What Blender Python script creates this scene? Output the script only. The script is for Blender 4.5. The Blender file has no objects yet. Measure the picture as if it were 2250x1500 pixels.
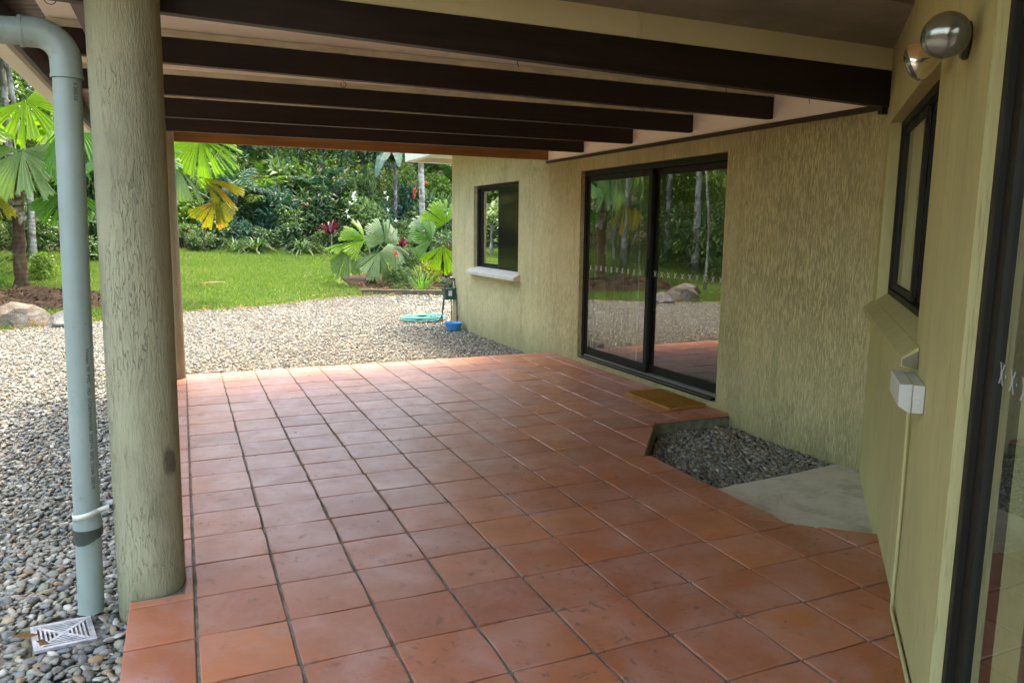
import bpy, bmesh, math, random
import numpy as np
from mathutils import Vector, Matrix

rad = math.radians
rng = np.random.default_rng(11)
random.seed(7)
scene = bpy.context.scene
COL = scene.collection

# ------------------------------------------------------------------ camera
YAW, PITCH, ROLL = -0.4116, -0.1493, 0.0104
CAM = Vector((0.0151, -2.3007, 1.3792))
fw = Vector((-math.sin(YAW) * math.cos(PITCH), math.cos(YAW) * math.cos(PITCH), math.sin(PITCH)))
r0 = Vector((math.cos(YAW), math.sin(YAW), 0))
u0 = r0.cross(fw)
rt = r0 * math.cos(ROLL) + u0 * math.sin(ROLL)
up = u0 * math.cos(ROLL) - r0 * math.sin(ROLL)
cam_data = bpy.data.cameras.new('camera')
cam = bpy.data.objects.new('camera', cam_data)
COL.objects.link(cam)
cam.matrix_world = Matrix(((rt.x, up.x, -fw.x, CAM.x), (rt.y, up.y, -fw.y, CAM.y), (rt.z, up.z, -fw.z, CAM.z), (0, 0, 0, 1)))
cam_data.sensor_width = 36.0
cam_data.lens = 1659.8 / 2250 * 36.0
cam_data.clip_start = 0.05
cam_data.clip_end = 500
scene.camera = cam

# ------------------------------------------------------------------ light
SUN_TO = Vector((0.20, 0.26, 1.0)).normalized()
world = bpy.data.worlds.new('World')
scene.world = world
world.use_nodes = True
wn = world.node_tree
bg = wn.nodes['Background']
sky = wn.nodes.new('ShaderNodeTexSky')
sky.sky_type = 'NISHITA'
sky.sun_disc = False
sky.sun_elevation = math.asin(SUN_TO.z)
sky.sun_rotation = math.atan2(SUN_TO.x, SUN_TO.y)
sky.air_density = 1.0
sky.dust_density = 3.0
sky.ozone_density = 0.6
wn.links.new(sky.outputs[0], bg.inputs[0])
bg.inputs[1].default_value = 0.15
sun_l = bpy.data.lights.new('sun', 'SUN')
sun_l.energy = 0.8
sun_l.angle = rad(12)
sun_l.color = (1.0, 0.95, 0.86)
sun_o = bpy.data.objects.new('sun', sun_l)
COL.objects.link(sun_o)
sun_o.rotation_euler = (-SUN_TO).to_track_quat('-Z', 'Y').to_euler()
sun_o.location = (6, 9, 14)
scene.view_settings.view_transform = 'Standard'
scene.view_settings.look = 'None'
scene.view_settings.gamma = 1.0
scene.view_settings.use_curve_mapping = False
scene.view_settings.exposure = 3.42
scene.view_settings.use_white_balance = True
scene.view_settings.white_balance_temperature = 7300
scene.view_settings.white_balance_tint = 10

cy = scene.cycles
cy.use_denoising = True
try:
    cy.denoiser = 'OPENIMAGEDENOISE'
    cy.denoising_input_passes = 'RGB_ALBEDO_NORMAL'
except Exception:
    pass
cy.max_bounces = 9
cy.diffuse_bounces = 5
cy.glossy_bounces = 4
cy.transmission_bounces = 6
cy.transparent_max_bounces = 12
cy.caustics_reflective = False
cy.caustics_refractive = False
cy.sample_clamp_indirect = 6.0
cy.use_adaptive_sampling = True
cy.adaptive_threshold = 0.02

# ------------------------------------------------------------------ helpers
class MB:
    """collects verts and faces for one mesh"""
    def __init__(s):
        s.v, s.f = [], []
    def add(s, vs, fs):
        n = len(s.v)
        s.v += [tuple(p) for p in vs]
        s.f += [tuple(i + n for i in f) for f in fs]
        return s
    def box(s, a, b, M=None):
        (x0, y0, z0), (x1, y1, z1) = a, b
        vs = [(x0, y0, z0), (x1, y0, z0), (x1, y1, z0), (x0, y1, z0), (x0, y0, z1), (x1, y0, z1), (x1, y1, z1), (x0, y1, z1)]
        return s.hexa(vs, M)
    def hexa(s, vs, M=None):
        if M is not None:
            vs = [M @ Vector(p) for p in vs]
        return s.add(vs, [(0, 3, 2, 1), (4, 5, 6, 7), (0, 1, 5, 4), (1, 2, 6, 5), (2, 3, 7, 6), (3, 0, 4, 7)])
    def tube(s, pts, radii, n=10, caps=True):
        pts = [Vector(p) for p in pts]
        if not hasattr(radii, '__len__'):
            radii = [radii] * len(pts)
        rings = []
        ref = None
        for i, p in enumerate(pts):
            t = (pts[min(i + 1, len(pts) - 1)] - pts[max(i - 1, 0)]).normalized()
            if ref is None:
                ref = Vector((0, 0, 1)) if abs(t.z) < .9 else Vector((1, 0, 0))
            a = (ref - t * ref.dot(t)).normalized()
            ref = a
            b = t.cross(a)
            rings.append([p + (a * math.cos(2 * math.pi * k / n) + b * math.sin(2 * math.pi * k / n)) * radii[i] for k in range(n)])
        base = len(s.v)
        for r in rings:
            s.v += [tuple(q) for q in r]
        for i in range(len(rings) - 1):
            for k in range(n):
                k2 = (k + 1) % n
                s.f.append((base + i * n + k, base + i * n + k2, base + (i + 1) * n + k2, base + (i + 1) * n + k))
        if caps:
            s.f.append(tuple(base + k for k in reversed(range(n))))
            s.f.append(tuple(base + (len(rings) - 1) * n + k for k in range(n)))
        return s
    def lathe(s, prof, n=24, M=None):
        base = len(s.v)
        for (r, z) in prof:
            for k in range(n):
                p = Vector((r * math.cos(2 * math.pi * k / n), r * math.sin(2 * math.pi * k / n), z))
                s.v.append(tuple(M @ p if M is not None else p))
        for i in range(len(prof) - 1):
            for k in range(n):
                k2 = (k + 1) % n
                s.f.append((base + i * n + k, base + i * n + k2, base + (i + 1) * n + k2, base + (i + 1) * n + k))
        return s
    def prism(s, poly, z0, z1):
        n = len(poly)
        vs = [(x, y, z0) for x, y in poly] + [(x, y, z1) for x, y in poly]
        fs = [tuple(reversed(range(n))), tuple(range(n, 2 * n))] + [(i, (i + 1) % n, n + (i + 1) % n, n + i) for i in range(n)]
        return s.add(vs, fs)
    def build(s, name, mat, parent=None, smooth=False, bevel=0.0, segs=2):
        me = bpy.data.meshes.new(name)
        me.from_pydata(s.v, [], s.f)
        me.update()
        return link_mesh(name, me, mat, parent, smooth, bevel, segs)


def link_mesh(name, me, mat, parent=None, smooth=False, bevel=0.0, segs=2):
    if mat is not None:
        me.materials.append(mat)
    if smooth:
        me.polygons.foreach_set('use_smooth', [True] * len(me.polygons))
    if smooth == 'auto':
        me.set_sharp_from_angle(angle=rad(38))
    o = bpy.data.objects.new(name, me)
    COL.objects.link(o)
    if parent is not None:
        o.parent = parent
        o.matrix_parent_inverse = Matrix.Translation(-Vector(parent.location)) if parent.type == 'EMPTY' and parent.parent is None else Matrix.Identity(4)
    if bevel:
        m = o.modifiers.new('bevel', 'BEVEL')
        m.width = bevel
        m.segments = segs
        m.limit_method = 'ANGLE'
        m.angle_limit = rad(40)
    return o


def empty(name, loc, label=None, cat=None, group=None, kind=None):
    o = bpy.data.objects.new(name, None)
    o.location = loc
    o.empty_display_size = 0.2
    COL.objects.link(o)
    return tag(o, label, cat, group, kind)


def tag(o, label=None, cat=None, group=None, kind=None):
    if label: o['label'] = label
    if cat: o['category'] = cat
    if group: o['group'] = group
    if kind: o['kind'] = kind
    return o


def np_mesh(name, verts, quads_or_tris, attrs=None, smooth=False):
    """verts (N,3); faces (M,k) numpy array with constant k"""
    me = bpy.data.meshes.new(name)
    verts = np.asarray(verts, np.float32)
    faces = np.asarray(quads_or_tris, np.int32)
    m, k = faces.shape
    me.vertices.add(len(verts))
    me.vertices.foreach_set('co', verts.ravel())
    me.loops.add(m * k)
    me.loops.foreach_set('vertex_index', faces.ravel())
    me.polygons.add(m)
    me.polygons.foreach_set('loop_start', np.arange(0, m * k, k, dtype=np.int32))
    me.polygons.foreach_set('use_smooth', np.full(m, bool(smooth)))
    for nm, (typ, dom, data) in (attrs or {}).items():
        a = me.attributes.new(nm, typ, dom)
        key = {'FLOAT': 'value', 'FLOAT_COLOR': 'color'}[typ]
        a.data.foreach_set(key, np.asarray(data, np.float32).ravel())
    me.update(calc_edges=True)
    return me


ORD = ['first', 'second', 'third', 'fourth', 'fifth', 'sixth', 'seventh', 'eighth', 'ninth', 'tenth', 'eleventh', 'twelfth', 'thirteenth',
       'fourteenth', 'fifteenth', 'sixteenth', 'seventeenth', 'eighteenth', 'nineteenth', 'twentieth', 'twenty-first', 'twenty-second',
       'twenty-third', 'twenty-fourth', 'twenty-fifth', 'twenty-sixth', 'twenty-seventh', 'twenty-eighth']

# ------------------------------------------------------------------ materials
class NT:
    def __init__(s, name):
        s.m = bpy.data.materials.new(name)
        s.m.use_nodes = True
        s.t = s.m.node_tree
        s.n = s.t.nodes
        s.b = s.n['Principled BSDF']
        s.out = s.n['Material Output']
    def new(s, typ, **kw):
        nd = s.n.new(typ)
        for k, v in kw.items():
            setattr(nd, k, v)
        return nd
    def link(s, a, b):
        s.t.links.new(a, b)
    def coord(s, scale=(1, 1, 1), kind='Object'):
        tc = s.new('ShaderNodeTexCoord')
        mp = s.new('ShaderNodeMapping')
        mp.inputs['Scale'].default_value = scale
        s.link(tc.outputs[kind], mp.inputs[0])
        return mp.outputs[0]
    def pos(s, scale=(1, 1, 1)):
        g = s.new('ShaderNodeNewGeometry')
        mp = s.new('ShaderNodeMapping')
        mp.inputs['Scale'].default_value = scale
        s.link(g.outputs['Position'], mp.inputs[0])
        return mp.outputs[0]
    def noise(s, vec, scale, detail=4, rough=0.55, dist=0.0):
        nd = s.new('ShaderNodeTexNoise')
        nd.inputs['Scale'].default_value = scale
        nd.inputs['Detail'].default_value = detail
        nd.inputs['Roughness'].default_value = rough
        nd.inputs['Distortion'].default_value = dist
        s.link(vec, nd.inputs['Vector'])
        return nd.outputs['Fac']
    def ramp(s, fac, stops):
        nd = s.new('ShaderNodeValToRGB')
        cr = nd.color_ramp
        while len(cr.elements) > len(stops):
            cr.elements.remove(cr.elements[-1])
        while len(cr.elements) < len(stops):
            cr.elements.new(0.5)
        for e, (p, c) in zip(cr.elements, stops):
            e.position = p
            e.color = (*c, 1) if len(c) == 3 else c
        s.link(fac, nd.inputs[0])
        return nd.outputs[0]
    def mix(s, fac, a, b, mode='MIX'):
        nd = s.new('ShaderNodeMix', data_type='RGBA', blend_type=mode)
        for sock, val in ((nd.inputs[0], fac), (nd.inputs[6], a), (nd.inputs[7], b)):
            if isinstance(val, (int, float)):
                sock.default_value = val
            elif isinstance(val, (tuple, list)):
                sock.default_value = (*val, 1) if len(val) == 3 else val
            else:
                s.link(val, sock)
        return nd.outputs[2]
    def math(s, op, a, b=None, c=None):
        nd = s.new('ShaderNodeMath', operation=op)
        for i, val in enumerate((a, b, c)):
            if val is None: continue
            if isinstance(val, (int, float)):
                nd.inputs[i].default_value = val
            else:
                s.link(val, nd.inputs[i])
        return nd.outputs[0]
    def bump(s, h, strength=0.5, dist=0.01, normal=None):
        nd = s.new('ShaderNodeBump')
        nd.inputs['Strength'].default_value = strength
        nd.inputs['Distance'].default_value = dist
        s.link(h, nd.inputs['Height'])
        if normal is not None:
            s.link(normal, nd.inputs['Normal'])
        return nd.outputs[0]
    def done(s, col=None, rough=None, normal=None, spec=None, metal=None):
        for key, v in (('Base Color', col), ('Roughness', rough), ('Normal', normal), ('Specular IOR Level', spec), ('Metallic', metal)):
            if v is None: continue
            if isinstance(v, (int, float)):
                s.b.inputs[key].default_value = v
            elif isinstance(v, (tuple, list)):
                s.b.inputs[key].default_value = (*v, 1)
            else:
                s.link(v, s.b.inputs[key])
        return s.m


def BW(c, k):
    return tuple(min(1, x * k) for x in c)


def render_mat(name, base, groove, tex=(70, 70, 5.5), strength=0.6, dist=0.006, stain=None, lowdirt=False, thr=(0.40, 0.56)):
    """trowelled render dragged vertically into bark-like streaks"""
    t = NT(name)
    v = t.pos(tex)
    n1 = t.noise(v, 1.0, 3, 0.55, 0.25)
    v2 = t.pos((tex[0] * 2.1, tex[1] * 2.1, tex[2] * 2.2))
    n2 = t.noise(v2, 1.0, 2, 0.5)
    h = t.math('ADD', t.math('MULTIPLY', n1, 0.72), t.math('MULTIPLY', n2, 0.28))
    mask = t.ramp(h, [(thr[0], (0, 0, 0)), (thr[1], (1, 1, 1))])
    blot = t.noise(t.pos((1, 1, 0.6)), 1.7, 5, 0.6)
    shade = t.ramp(blot, [(0.3, BW(base, 0.86)), (0.5, base), (0.72, BW(base, 1.1))])
    fine = t.noise(t.pos((260, 260, 260)), 1.0, 2, 0.5)
    pat = t.ramp(t.noise(t.pos((0.9, 0.9, 1.3)), 1.6, 4, 0.6), [(0.35, (0.25,) * 3), (0.65, (1, 1, 1))])
    c = t.mix(t.math('MULTIPLY', t.ramp(mask, [(0.0, (0.95,) * 3), (0.75, (0, 0, 0))]), pat), shade, groove)
    if stain is not None:
        sm = t.ramp(t.noise(t.pos((9, 9, 0.8)), 1.0, 4, 0.6), [(0.52, (0, 0, 0)), (0.75, (0.55,) * 3)])
        c = t.mix(sm, c, stain)
    if lowdirt:
        g = t.new('ShaderNodeNewGeometry')
        sx = t.new('ShaderNodeSeparateXYZ')
        t.link(g.outputs['Position'], sx.inputs[0])
        zz = t.math('ADD', sx.outputs[2], t.math('MULTIPLY', t.noise(t.pos((5, 5, 3)), 1, 4), 0.5))
        lm = t.ramp(zz, [(0.0, (0.75,) * 3), (0.52, (0, 0, 0))])
        c = t.mix(lm, c, BW((0.17, 0.17, 0.07), 1.0))
    hh = t.math('ADD', mask, t.math('MULTIPLY', fine, 0.18))
    return t.done(c, 0.86, t.bump(hh, strength, dist), spec=0.25)


M = {}
PAINT = (0.51, 0.455, 0.235)
M['render_wall'] = render_mat('rendered wall paint', PAINT, (0.25, 0.215, 0.095), (165, 165, 15.0), 0.9, 0.0035, stain=(0.27, 0.25, 0.12), lowdirt=True, thr=(0.41, 0.55))
M['render_side'] = render_mat('dimmed side wall paint', (0.47, 0.43, 0.195), (0.31, 0.295, 0.14), (90, 90, 6), 0.4, 0.003, stain=(0.33, 0.30, 0.15), thr=(0.34, 0.5))  # same house paint; the side wall's dimmer light is put into this tone
M['render_post_old'] = render_mat('rendered post paint', (0.37, 0.35, 0.22), (0.20, 0.18, 0.11), (95, 95, 9), 1.0, 0.007, stain=(0.27, 0.25, 0.14), thr=(0.36, 0.43))
def post_mat():
    t = NT('rendered post paint')
    base = (0.285, 0.27, 0.165)
    ridge = t.noise(t.pos((130, 130, 30)), 1.0, 4, 0.65, 0.3)
    lump = t.noise(t.pos((26, 26, 7)), 1.0, 4, 0.6)
    crk = t.noise(t.pos((70, 70, 9)), 1.0, 3, 0.5, 0.4)
    line = t.ramp(t.math('ABSOLUTE', t.math('SUBTRACT', crk, 0.5)), [(0.0, (1, 1, 1)), (0.016, (0, 0, 0))])
    patch = t.ramp(t.noise(t.pos((5, 5, 2.0)), 1.0, 4, 0.6), [(0.44, (0, 0, 0)), (0.56, (1, 1, 1))])
    line = t.math('MULTIPLY', line, patch)
    blot = t.noise(t.pos((1, 1, 0.6)), 4.5, 6, 0.65)
    c = t.ramp(blot, [(0.28, BW(base, 0.72)), (0.5, base), (0.74, BW(base, 1.14))])
    c = t.mix(t.ramp(ridge, [(0.30, (0.35,) * 3), (0.46, (0, 0, 0))]), c, (0.22, 0.20, 0.12))
    c = t.mix(t.math('MULTIPLY', line, 0.5), c, (0.13, 0.115, 0.07))
    # a scorched patch low on one side and a damp green foot
    g = t.new('ShaderNodeNewGeometry')
    vm = t.new('ShaderNodeVectorMath', operation='SUBTRACT')
    t.link(g.outputs['Position'], vm.inputs[0])
    vm.inputs[1].default_value = (-0.055, 0.70, 0.50)
    ms = t.new('ShaderNodeVectorMath', operation='MULTIPLY')
    t.link(vm.outputs[0], ms.inputs[0])
    ms.inputs[1].default_value = (14, 14, 7.5)
    ln = t.new('ShaderNodeVectorMath', operation='LENGTH')
    t.link(ms.outputs[0], ln.inputs[0])
    dd = t.math('ADD', ln.outputs['Value'], t.math('MULTIPLY', t.noise(t.pos((30, 30, 12)), 1, 4), 0.9))
    c = t.mix(t.ramp(dd, [(0.75, (0.8,) * 3), (1.6, (0, 0, 0))]), c, (0.07, 0.055, 0.035))
    sx = t.new('ShaderNodeSeparateXYZ')
    t.link(g.outputs['Position'], sx.inputs[0])
    zz = t.math('ADD', sx.outputs[2], t.math('MULTIPLY', t.noise(t.pos((12, 12, 5)), 1, 5), 0.35))
    c = t.mix(t.ramp(zz, [(0.08, (0.6,) * 3), (0.34, (0, 0, 0))]), c, (0.13, 0.13, 0.065))
    h = t.math('ADD', t.math('ADD', t.math('MULTIPLY', ridge, 0.8), t.math('MULTIPLY', lump, 0.5)), t.math('MULTIPLY', line, -0.6))
    return t.done(c, 0.85, t.bump(h, 0.9, 0.007), spec=0.25)


M['render_post'] = post_mat()
M['render_smooth'] = render_mat('smooth reveal paint', (0.44, 0.44, 0.24), (0.40, 0.40, 0.2), (14, 14, 9), 0.15, 0.003, thr=(0.3, 0.5))


def simple(name, col, rough=0.6, spec=0.5, metal=0.0, var=0.15, scale=8.0, bump=0.0, bscale=60.0, stretch=(1, 1, 1)):
    t = NT(name)
    n = t.noise(t.pos(stretch), scale, 5, 0.6)
    c = t.ramp(n, [(0.3, BW(col, 1 - var)), (0.7, BW(col, 1 + var))])
    nor = None
    if bump:
        nor = t.bump(t.noise(t.pos(stretch), bscale, 4, 0.6), bump, 0.01)
    rr = t.ramp(n, [(0.3, (rough * 0.85,) * 3), (0.7, (min(1, rough * 1.15),) * 3)])
    return t.done(c, rr, nor, spec, metal)


def tile_mat():
    t = NT('terracotta tile')
    oi = t.new('ShaderNodeObjectInfo')
    rnd = oi.outputs['Random']
    base = t.ramp(rnd, [(0.0, (0.29, 0.078, 0.030)), (0.25, (0.40, 0.112, 0.038)), (0.5, (0.33, 0.105, 0.047)), (0.75, (0.45, 0.140, 0.047)), (1.0, (0.36, 0.120, 0.058))])
    p = t.pos()
    cloud = t.noise(p, 7, 5, 0.62)
    c = t.mix(t.ramp(cloud, [(0.35, (0, 0, 0)), (0.75, (0.55,) * 3)]), base, (0.30, 0.12, 0.072))
    # pale mineral bloom
    bl = t.noise(p, 3.1, 6, 0.65, 0.4)
    c = t.mix(t.ramp(bl, [(0.45, (0, 0, 0)), (0.68, (0.55,) * 3)]), c, (0.46, 0.26, 0.205))
    # trodden grey dirt with a ragged outline
    dr = t.noise(t.pos((1.0, 1.0, 1)), 16, 6, 0.7, 0.6)
    big = t.noise(p, 1.1, 3, 0.5)
    sc2 = t.noise(t.pos((2.2, 14, 1)), 3, 6, 0.75, 0.3)
    c = t.mix(t.math('MULTIPLY', t.ramp(sc2, [(0.60, (0, 0, 0)), (0.70, (0.5,) * 3)]), t.ramp(t.noise(p, 2.3, 3), [(0.45, (0, 0, 0)), (0.65, (1, 1, 1))])), c, (0.55, 0.38, 0.30))
    dm = t.math('MULTIPLY', t.ramp(dr, [(0.57, (0, 0, 0)), (0.66, (1, 1, 1))]), t.ramp(big, [(0.36, (0.0,) * 3), (0.58, (0.8,) * 3)]))
    c = t.mix(dm, c, (0.125, 0.072, 0.052))
    # chips and specks
    sp = t.noise(p, 90, 2, 0.5)
    c = t.mix(t.ramp(sp, [(0.70, (0, 0, 0)), (0.76, (0.6,) * 3)]), c, (0.10, 0.05, 0.035))
    rr = t.math('ADD', t.ramp(cloud, [(0.3, (0.34,) * 3), (0.7, (0.52,) * 3)]), t.math('MULTIPLY', dm, 0.25))
    h = t.math('ADD', t.noise(p, 6, 3), t.math('MULTIPLY', t.noise(p, 120, 3), 0.12))
    return t.done(c, rr, t.bump(h, 0.16, 0.006), spec=0.6)


M['tile'] = tile_mat()
for nd in M['tile'].node_tree.nodes:
    if nd.type == 'BSDF_PRINCIPLED':
        nd.inputs['Coat Weight'].default_value = 0.22
        nd.inputs['Coat Roughness'].default_value = 0.3
        nd.inputs['Coat IOR'].default_value = 1.55
M['grout'] = simple('cement grout', (0.19, 0.165, 0.125), 0.95, 0.1, var=0.5, scale=11, bump=0.4, bscale=180)
M['concrete'] = None


def concrete_mat():
    t = NT('worn concrete')
    p = t.pos()
    n = t.noise(p, 5, 7, 0.68)
    c = t.ramp(n, [(0.28, (0.38, 0.34, 0.24)), (0.5, (0.54, 0.50, 0.38)), (0.72, (0.62, 0.585, 0.47))])
    st = t.noise(t.pos((1.4, 1, 1)), 2.2, 6, 0.7, 0.5)
    c = t.mix(t.ramp(st, [(0.56, (0, 0, 0)), (0.70, (0.6,) * 3)]), c, (0.26, 0.21, 0.12))
    cr = t.noise(p, 12, 8, 0.75, 0.8)
    c = t.mix(t.ramp(cr, [(0.62, (0, 0, 0)), (0.68, (0.5,) * 3)]), c, (0.12, 0.11, 0.08))
    return t.done(c, 0.85, t.bump(t.noise(p, 45, 6, 0.7), 0.35, 0.006), spec=0.3)


M['concrete'] = concrete_mat()
M['mossy_concrete'] = simple('mossy concrete', (0.15, 0.14, 0.085), 0.9, 0.2, var=0.5, scale=11, bump=0.5, bscale=60)


def wood_mat(name, a, b, axis='x', rough=0.6, spec=0.3, sc=1.0):
    t = NT(name)
    st = {'x': (1.2, 26, 26), 'y': (26, 1.2, 26), 'z': (26, 26, 1.2)}[axis]
    st = tuple(k * sc for k in st)
    n = t.noise(t.pos(st), 1.0, 6, 0.65, 0.6)
    n2 = t.noise(t.pos(), 3, 4)
    f = t.math('ADD', t.math('MULTIPLY', n, 0.7), t.math('MULTIPLY', n2, 0.3))
    c = t.ramp(f, [(0.32, a), (0.68, b)])
    return t.done(c, rough, t.bump(n, 0.25, 0.004), spec=spec)


M['beam'] = wood_mat('dark stained timber', (0.009, 0.0055, 0.004), (0.032, 0.019, 0.014), 'x', 0.55, 0.35)
M['trim'] = wood_mat('brown trim', (0.035, 0.017, 0.012), (0.062, 0.032, 0.024), 'y', 0.6)
M['orange_timber'] = wood_mat('oiled pine', (0.12, 0.058, 0.016), (0.32, 0.165, 0.052), 'x', 0.5)
M['grey_timber'] = wood_mat('weathered timber', (0.11, 0.09, 0.085), (0.24, 0.20, 0.185), 'y', 0.85)
M['sleeper'] = wood_mat('weathered sleeper', (0.045, 0.04, 0.018), (0.16, 0.13, 0.085), 'x', 0.9)
M['ceiling'] = simple('ceiling sheet', (0.84, 0.77, 0.67), 0.8, 0.2, var=0.06, scale=2.0, bump=0.08, bscale=40)
M['panel_cream'] = simple('cream panel', (0.74, 0.69, 0.43), 0.75, 0.25, var=0.06, scale=2.4, bump=0.06, bscale=50)
M['batten'] = simple('mildewed batten', (0.62, 0.57, 0.42), 0.8, 0.2, var=0.25, scale=9, stretch=(0.6, 2, 2))
M['tan'] = simple('tan ceiling', (0.80, 0.66, 0.36), 0.75, 0.2, var=0.05, scale=2)
M['frame'] = simple('bronze aluminium', (0.010, 0.009, 0.005), 0.6, 0.25, var=0.1, scale=6)
M['track'] = simple('aluminium track', (0.30, 0.28, 0.25), 0.4, 0.5, 0.6, var=0.2, scale=20)
M['rubber'] = simple('dark seal', (0.008, 0.008, 0.007), 0.6, 0.3)
M['pvc'] = None


def pvc_mat():
    t = NT('grey green pvc')
    p = t.pos()
    n = t.noise(t.pos((1, 1, 0.5)), 6, 6, 0.65)
    c = t.ramp(n, [(0.25, (0.19, 0.235, 0.20)), (0.6, (0.235, 0.285, 0.25)), (0.8, (0.27, 0.32, 0.29))])
    sm = t.noise(t.pos((1, 1, 0.8)), 14, 6, 0.75, 0.6)
    c = t.mix(t.ramp(sm, [(0.60, (0, 0, 0)), (0.72, (0.7,) * 3)]), c, (0.12, 0.13, 0.10))
    return t.done(c, 0.42, t.bump(t.noise(p, 30, 3), 0.04, 0.01), spec=0.4)


M['pvc'] = pvc_mat()
M['pvc_seal'] = simple('black pipe sealant', (0.035, 0.045, 0.035), 0.45, 0.4, var=0.3, scale=30)
M['ink'] = simple('black ink', (0.02, 0.02, 0.02), 0.6, 0.2, var=0.0)
M['strap'] = simple('galvanised strap', (0.55, 0.55, 0.47), 0.5, 0.5, 0.15, var=0.15)
M['white_plastic'] = simple('white plastic', (0.40, 0.385, 0.36), 0.6, 0.3, var=0.4, scale=26)
M['grey_plastic'] = simple('grey plastic', (0.52, 0.53, 0.46), 0.5, 0.4, var=0.08, scale=40)
M['black'] = simple('black paint', (0.012, 0.012, 0.012), 0.4, 0.5)
M['blue'] = simple('blue plastic', (0.045, 0.26, 0.55), 0.35, 0.5, var=0.08)
M['green_box'] = simple('green plastic', (0.03, 0.075, 0.055), 0.45, 0.4, var=0.15)
M['hose'] = simple('green hose', (0.05, 0.27, 0.23), 0.45, 0.4, var=0.2, scale=30)
M['hose_dark'] = simple('dark hose', (0.03, 0.06, 0.05), 0.5, 0.4)
M['copper'] = simple('weathered copper', (0.24, 0.10, 0.05), 0.5, 0.5, 0.6)
M['label'] = simple('paper label', (0.6, 0.6, 0.55), 0.7, 0.2)
M['gutter'] = simple('cream gutter', (0.60, 0.60, 0.48), 0.5, 0.4, var=0.08)
M['zinc'] = simple('galvanised roof sheet', (0.30, 0.27, 0.23), 0.5, 0.5, 0.4, var=0.25, scale=5)
M['sticker'] = simple('white film', (0.42, 0.43, 0.38), 0.6, 0.3, var=0.05)
M['inside'] = simple('interior wall', (0.30, 0.27, 0.21), 0.9, 0.1)
M['inside_floor'] = simple('interior floor', (0.10, 0.08, 0.06), 0.7, 0.2)
M['sill_white'] = simple('pale sill', (0.46, 0.43, 0.35), 0.8, 0.2, var=0.12, bump=0.15)
M['sill_olive'] = simple('olive sill', (0.42, 0.385, 0.17), 0.7, 0.3, var=0.12, bump=0.1)
M['screen'] = simple('insect screen', (0.008, 0.008, 0.007), 0.10, 0.22)


def curtain_mat():
    t = NT('sheer curtain')
    return t.done((0.78, 0.74, 0.62), 0.9, spec=0.1)


M['curtain'] = curtain_mat()


def glass_mat(name, refl=1.0, tint=(0.80, 0.84, 0.80), ior=1.75):
    t = NT(name)
    t.n.remove(t.b)
    tr = t.new('ShaderNodeBsdfTransparent')
    tr.inputs[0].default_value = (*tint, 1)
    gl = t.new('ShaderNodeBsdfGlossy')
    gl.inputs['Roughness'].default_value = 0.012
    gl.inputs['Color'].default_value = (refl, refl, refl, 1)
    nor = t.bump(t.noise(t.pos(), 1.6, 2), 0.02, 0.02)
    t.link(nor, gl.inputs['Normal'])
    fr = t.new('ShaderNodeFresnel')
    fr.inputs['IOR'].default_value = ior
    mx = t.new('ShaderNodeMixShader')
    t.link(fr.outputs[0], mx.inputs[0])
    t.link(tr.outputs[0], mx.inputs[1])
    t.link(gl.outputs[0], mx.inputs[2])
    t.link(mx.outputs[0], t.out.inputs[0])
    return t.m


M['glass'] = glass_mat('tinted glass', 1.0, (0.62, 0.66, 0.60), 3.1)


def mat_coir():
    t = NT('coir doormat')
    p = t.pos()
    n = t.noise(p, 240, 3, 0.7)
    n2 = t.noise(p, 9, 4)
    c = t.mix(n2, (0.34, 0.16, 0.028), (0.20, 0.085, 0.014))
    c = t.mix(t.ramp(n, [(0.35, (0, 0, 0)), (0.65, (0.8,) * 3)]), c, (0.46, 0.25, 0.06))
    return t.done(c, 0.98, t.bump(n, 1.0, 0.006), spec=0.05)


M['coir'] = mat_coir()


def pebble_mat():
    t = NT('river pebble')
    a = t.new('ShaderNodeAttribute', attribute_name='pc')
    n = t.noise(t.pos((1, 1, 2.5)), 55, 4, 0.6)
    c = t.mix(t.ramp(n, [(0.35, (0.25,) * 3), (0.7, (0, 0, 0))]), a.outputs['Color'], (0.10, 0.095, 0.08))
    return t.done(c, 0.62, t.bump(n, 0.12, 0.004), spec=0.4)


M['pebble'] = pebble_mat()


def gravel_ground():
    t = NT('gravel bed')
    p = t.pos()
    vo = t.new('ShaderNodeTexVoronoi')
    vo.inputs['Scale'].default_value = 30
    t.link(p, vo.inputs['Vector'])
    c = t.ramp(t.noise(vo.outputs['Position'] if False else p, 38, 3), [(0.3, (0.07, 0.062, 0.048)), (0.5, (0.15, 0.138, 0.112)), (0.7, (0.24, 0.22, 0.18))])
    return t.done(c, 0.9, t.bump(vo.outputs['Distance'], 0.9, 0.03), spec=0.2)


M['gravel_ground'] = gravel_ground()
M['soil'] = simple('dark soil', (0.06, 0.042, 0.028), 0.95, 0.1, var=0.5, scale=9, bump=0.8, bscale=22)
M['mulch'] = simple('bark mulch', (0.050, 0.031, 0.019), 0.95, 0.1, var=0.6, scale=16, bump=1.0, bscale=35, stretch=(1, 1, 2))


def lawn_mat():
    t = NT('lawn ground')
    p = t.pos()
    c = t.ramp(t.noise(p, 0.9, 6, 0.65), [(0.3, (0.055, 0.085, 0.016)), (0.55, (0.085, 0.12, 0.022)), (0.75, (0.125, 0.145, 0.042))])
    return t.done(c, 0.95, t.bump(t.noise(p, 60, 4), 0.6, 0.03), spec=0.1)


M['lawn'] = lawn_mat()


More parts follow.
